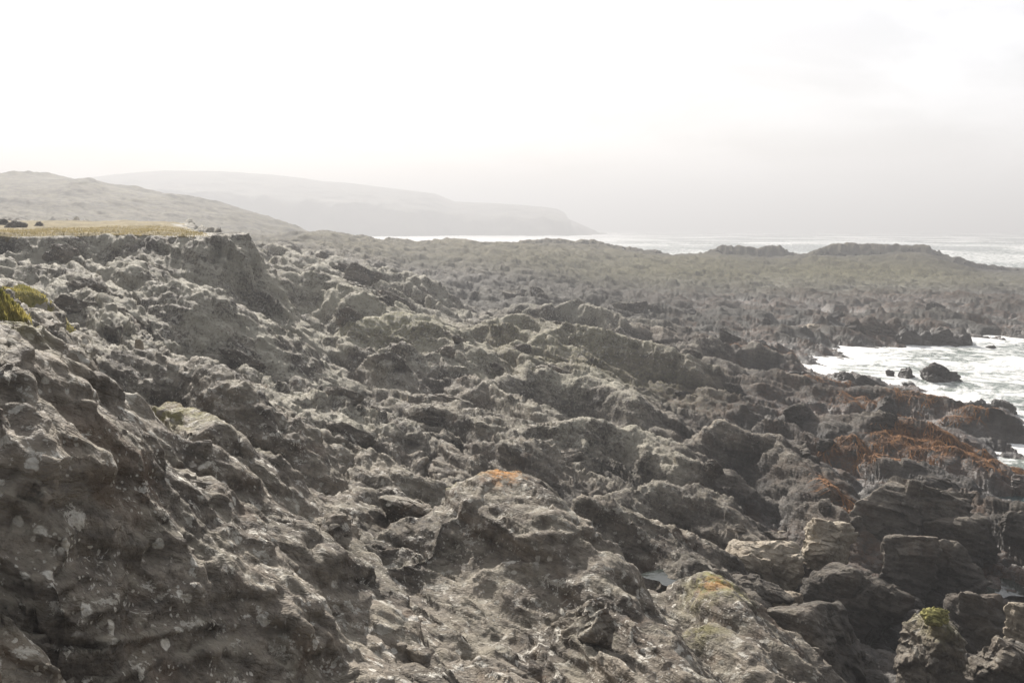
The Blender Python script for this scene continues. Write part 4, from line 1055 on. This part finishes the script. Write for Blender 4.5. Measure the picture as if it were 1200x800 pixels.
# ------------------------------------------------------------------ haze of sea spray
def build_haze():
    bm = bmesh.new(); bmesh.ops.create_cube(bm, size=1.0)
    me = bpy.data.meshes.new('haze'); bm.to_mesh(me); bm.free()
    o = link('haze', me, None)
    lo, hi = -8.5, 101.0
    o.scale = (70000, 70000, hi - lo); o.location = (0, 0, (lo + hi) / 2)
    m, nt = new_mat('sea_spray_haze'); g = NT(nt)
    v = g.n('ShaderNodeVolumePrincipled'); v.inputs['Color'].default_value = (0.70, 0.71, 0.73, 1); v.inputs['Density'].default_value = HAZE
    v.inputs['Anisotropy'].default_value = 0.18
    out = g.n('ShaderNodeOutputMaterial'); g.l(v.outputs[0], out.inputs['Volume'])
    me.materials.append(m); m.cycles.homogeneous_volume = True if hasattr(m.cycles, 'homogeneous_volume') else True
    tag(o, kind='stuff')
HAZE = 0.0014
if not os.environ.get('NOHAZE'): build_haze()

# ------------------------------------------------------------------ light
SUN_EL, SUN_AZ = 31.0, -20.0         # azimuth to the left of straight ahead
def build_light():
    w = bpy.data.worlds.new('World'); SC.world = w; w.use_nodes = True
    nt = w.node_tree
    for n in list(nt.nodes): nt.nodes.remove(n)
    g = NT(nt)
    sky = g.n('ShaderNodeTexSky'); sky.sky_type = 'NISHITA'; sky.sun_disc = False
    sky.sun_elevation = math.radians(SUN_EL); sky.sun_rotation = math.radians(SUN_AZ); sky.dust_density = 3.0; sky.air_density = 1.0; sky.ozone_density = 1.0
    tc = g.n('ShaderNodeTexCoord')
    mp = g.mapping(tc.outputs['Generated'], (1.0, 1.0, 3.2))
    c = g.noise(mp, 4.5, 7, 0.58, 0.4)
    big = g.noise(mp, 1.3, 3, 0.5)
    cloud = g.ramp(g.math('ADD', g.math('MULTIPLY', c, 0.7), g.math('MULTIPLY', big, 0.3)), 0.47, 0.66)
    el, azr = math.radians(SUN_EL), math.radians(SUN_AZ)
    dt = g.n('ShaderNodeVectorMath', operation='DOT_PRODUCT'); g.l(tc.outputs['Generated'], dt.inputs[0]); dt.inputs[1].default_value = (math.sin(azr) * math.cos(el), math.cos(azr) * math.cos(el), math.sin(el))
    near_sun = g.ramp(dt.outputs['Value'], 0.15, 0.62)
    lit = g.mix(near_sun, (0.8, 0.8, 0.84), (9.0, 9.0, 9.3))
    ccol = g.mix(cloud, lit, g.mix(0.24, lit, (0.0, 0.0, 0.0)))
    col = g.mix(0.78, sky.outputs[0], ccol)
    bg = g.n('ShaderNodeBackground'); g.l(col, bg.inputs[0]); bg.inputs[1].default_value = 0.08
    o = g.n('ShaderNodeOutputWorld'); g.l(bg.outputs[0], o.inputs[0])
    s = bpy.data.lights.new('sun', 'SUN'); s.energy = 5.0; s.angle = math.radians(0.6); s.color = (1.0, 0.945, 0.875)
    so = bpy.data.objects.new('sun', s); COL.objects.link(so)
    el, azr = math.radians(SUN_EL), math.radians(SUN_AZ)
    d = Vector((math.sin(azr) * math.cos(el), math.cos(azr) * math.cos(el), math.sin(el)))
    so.rotation_euler = d.to_track_quat('Z', 'Y').to_euler()
build_light()

SC.view_settings.view_transform = 'Standard'; SC.view_settings.look = 'None'; SC.view_settings.gamma = 1.0; SC.view_settings.exposure = 0.92
SC.view_settings.use_curve_mapping = False
SC.cycles.max_bounces = 6; SC.cycles.diffuse_bounces = 2; SC.cycles.volume_bounces = 0
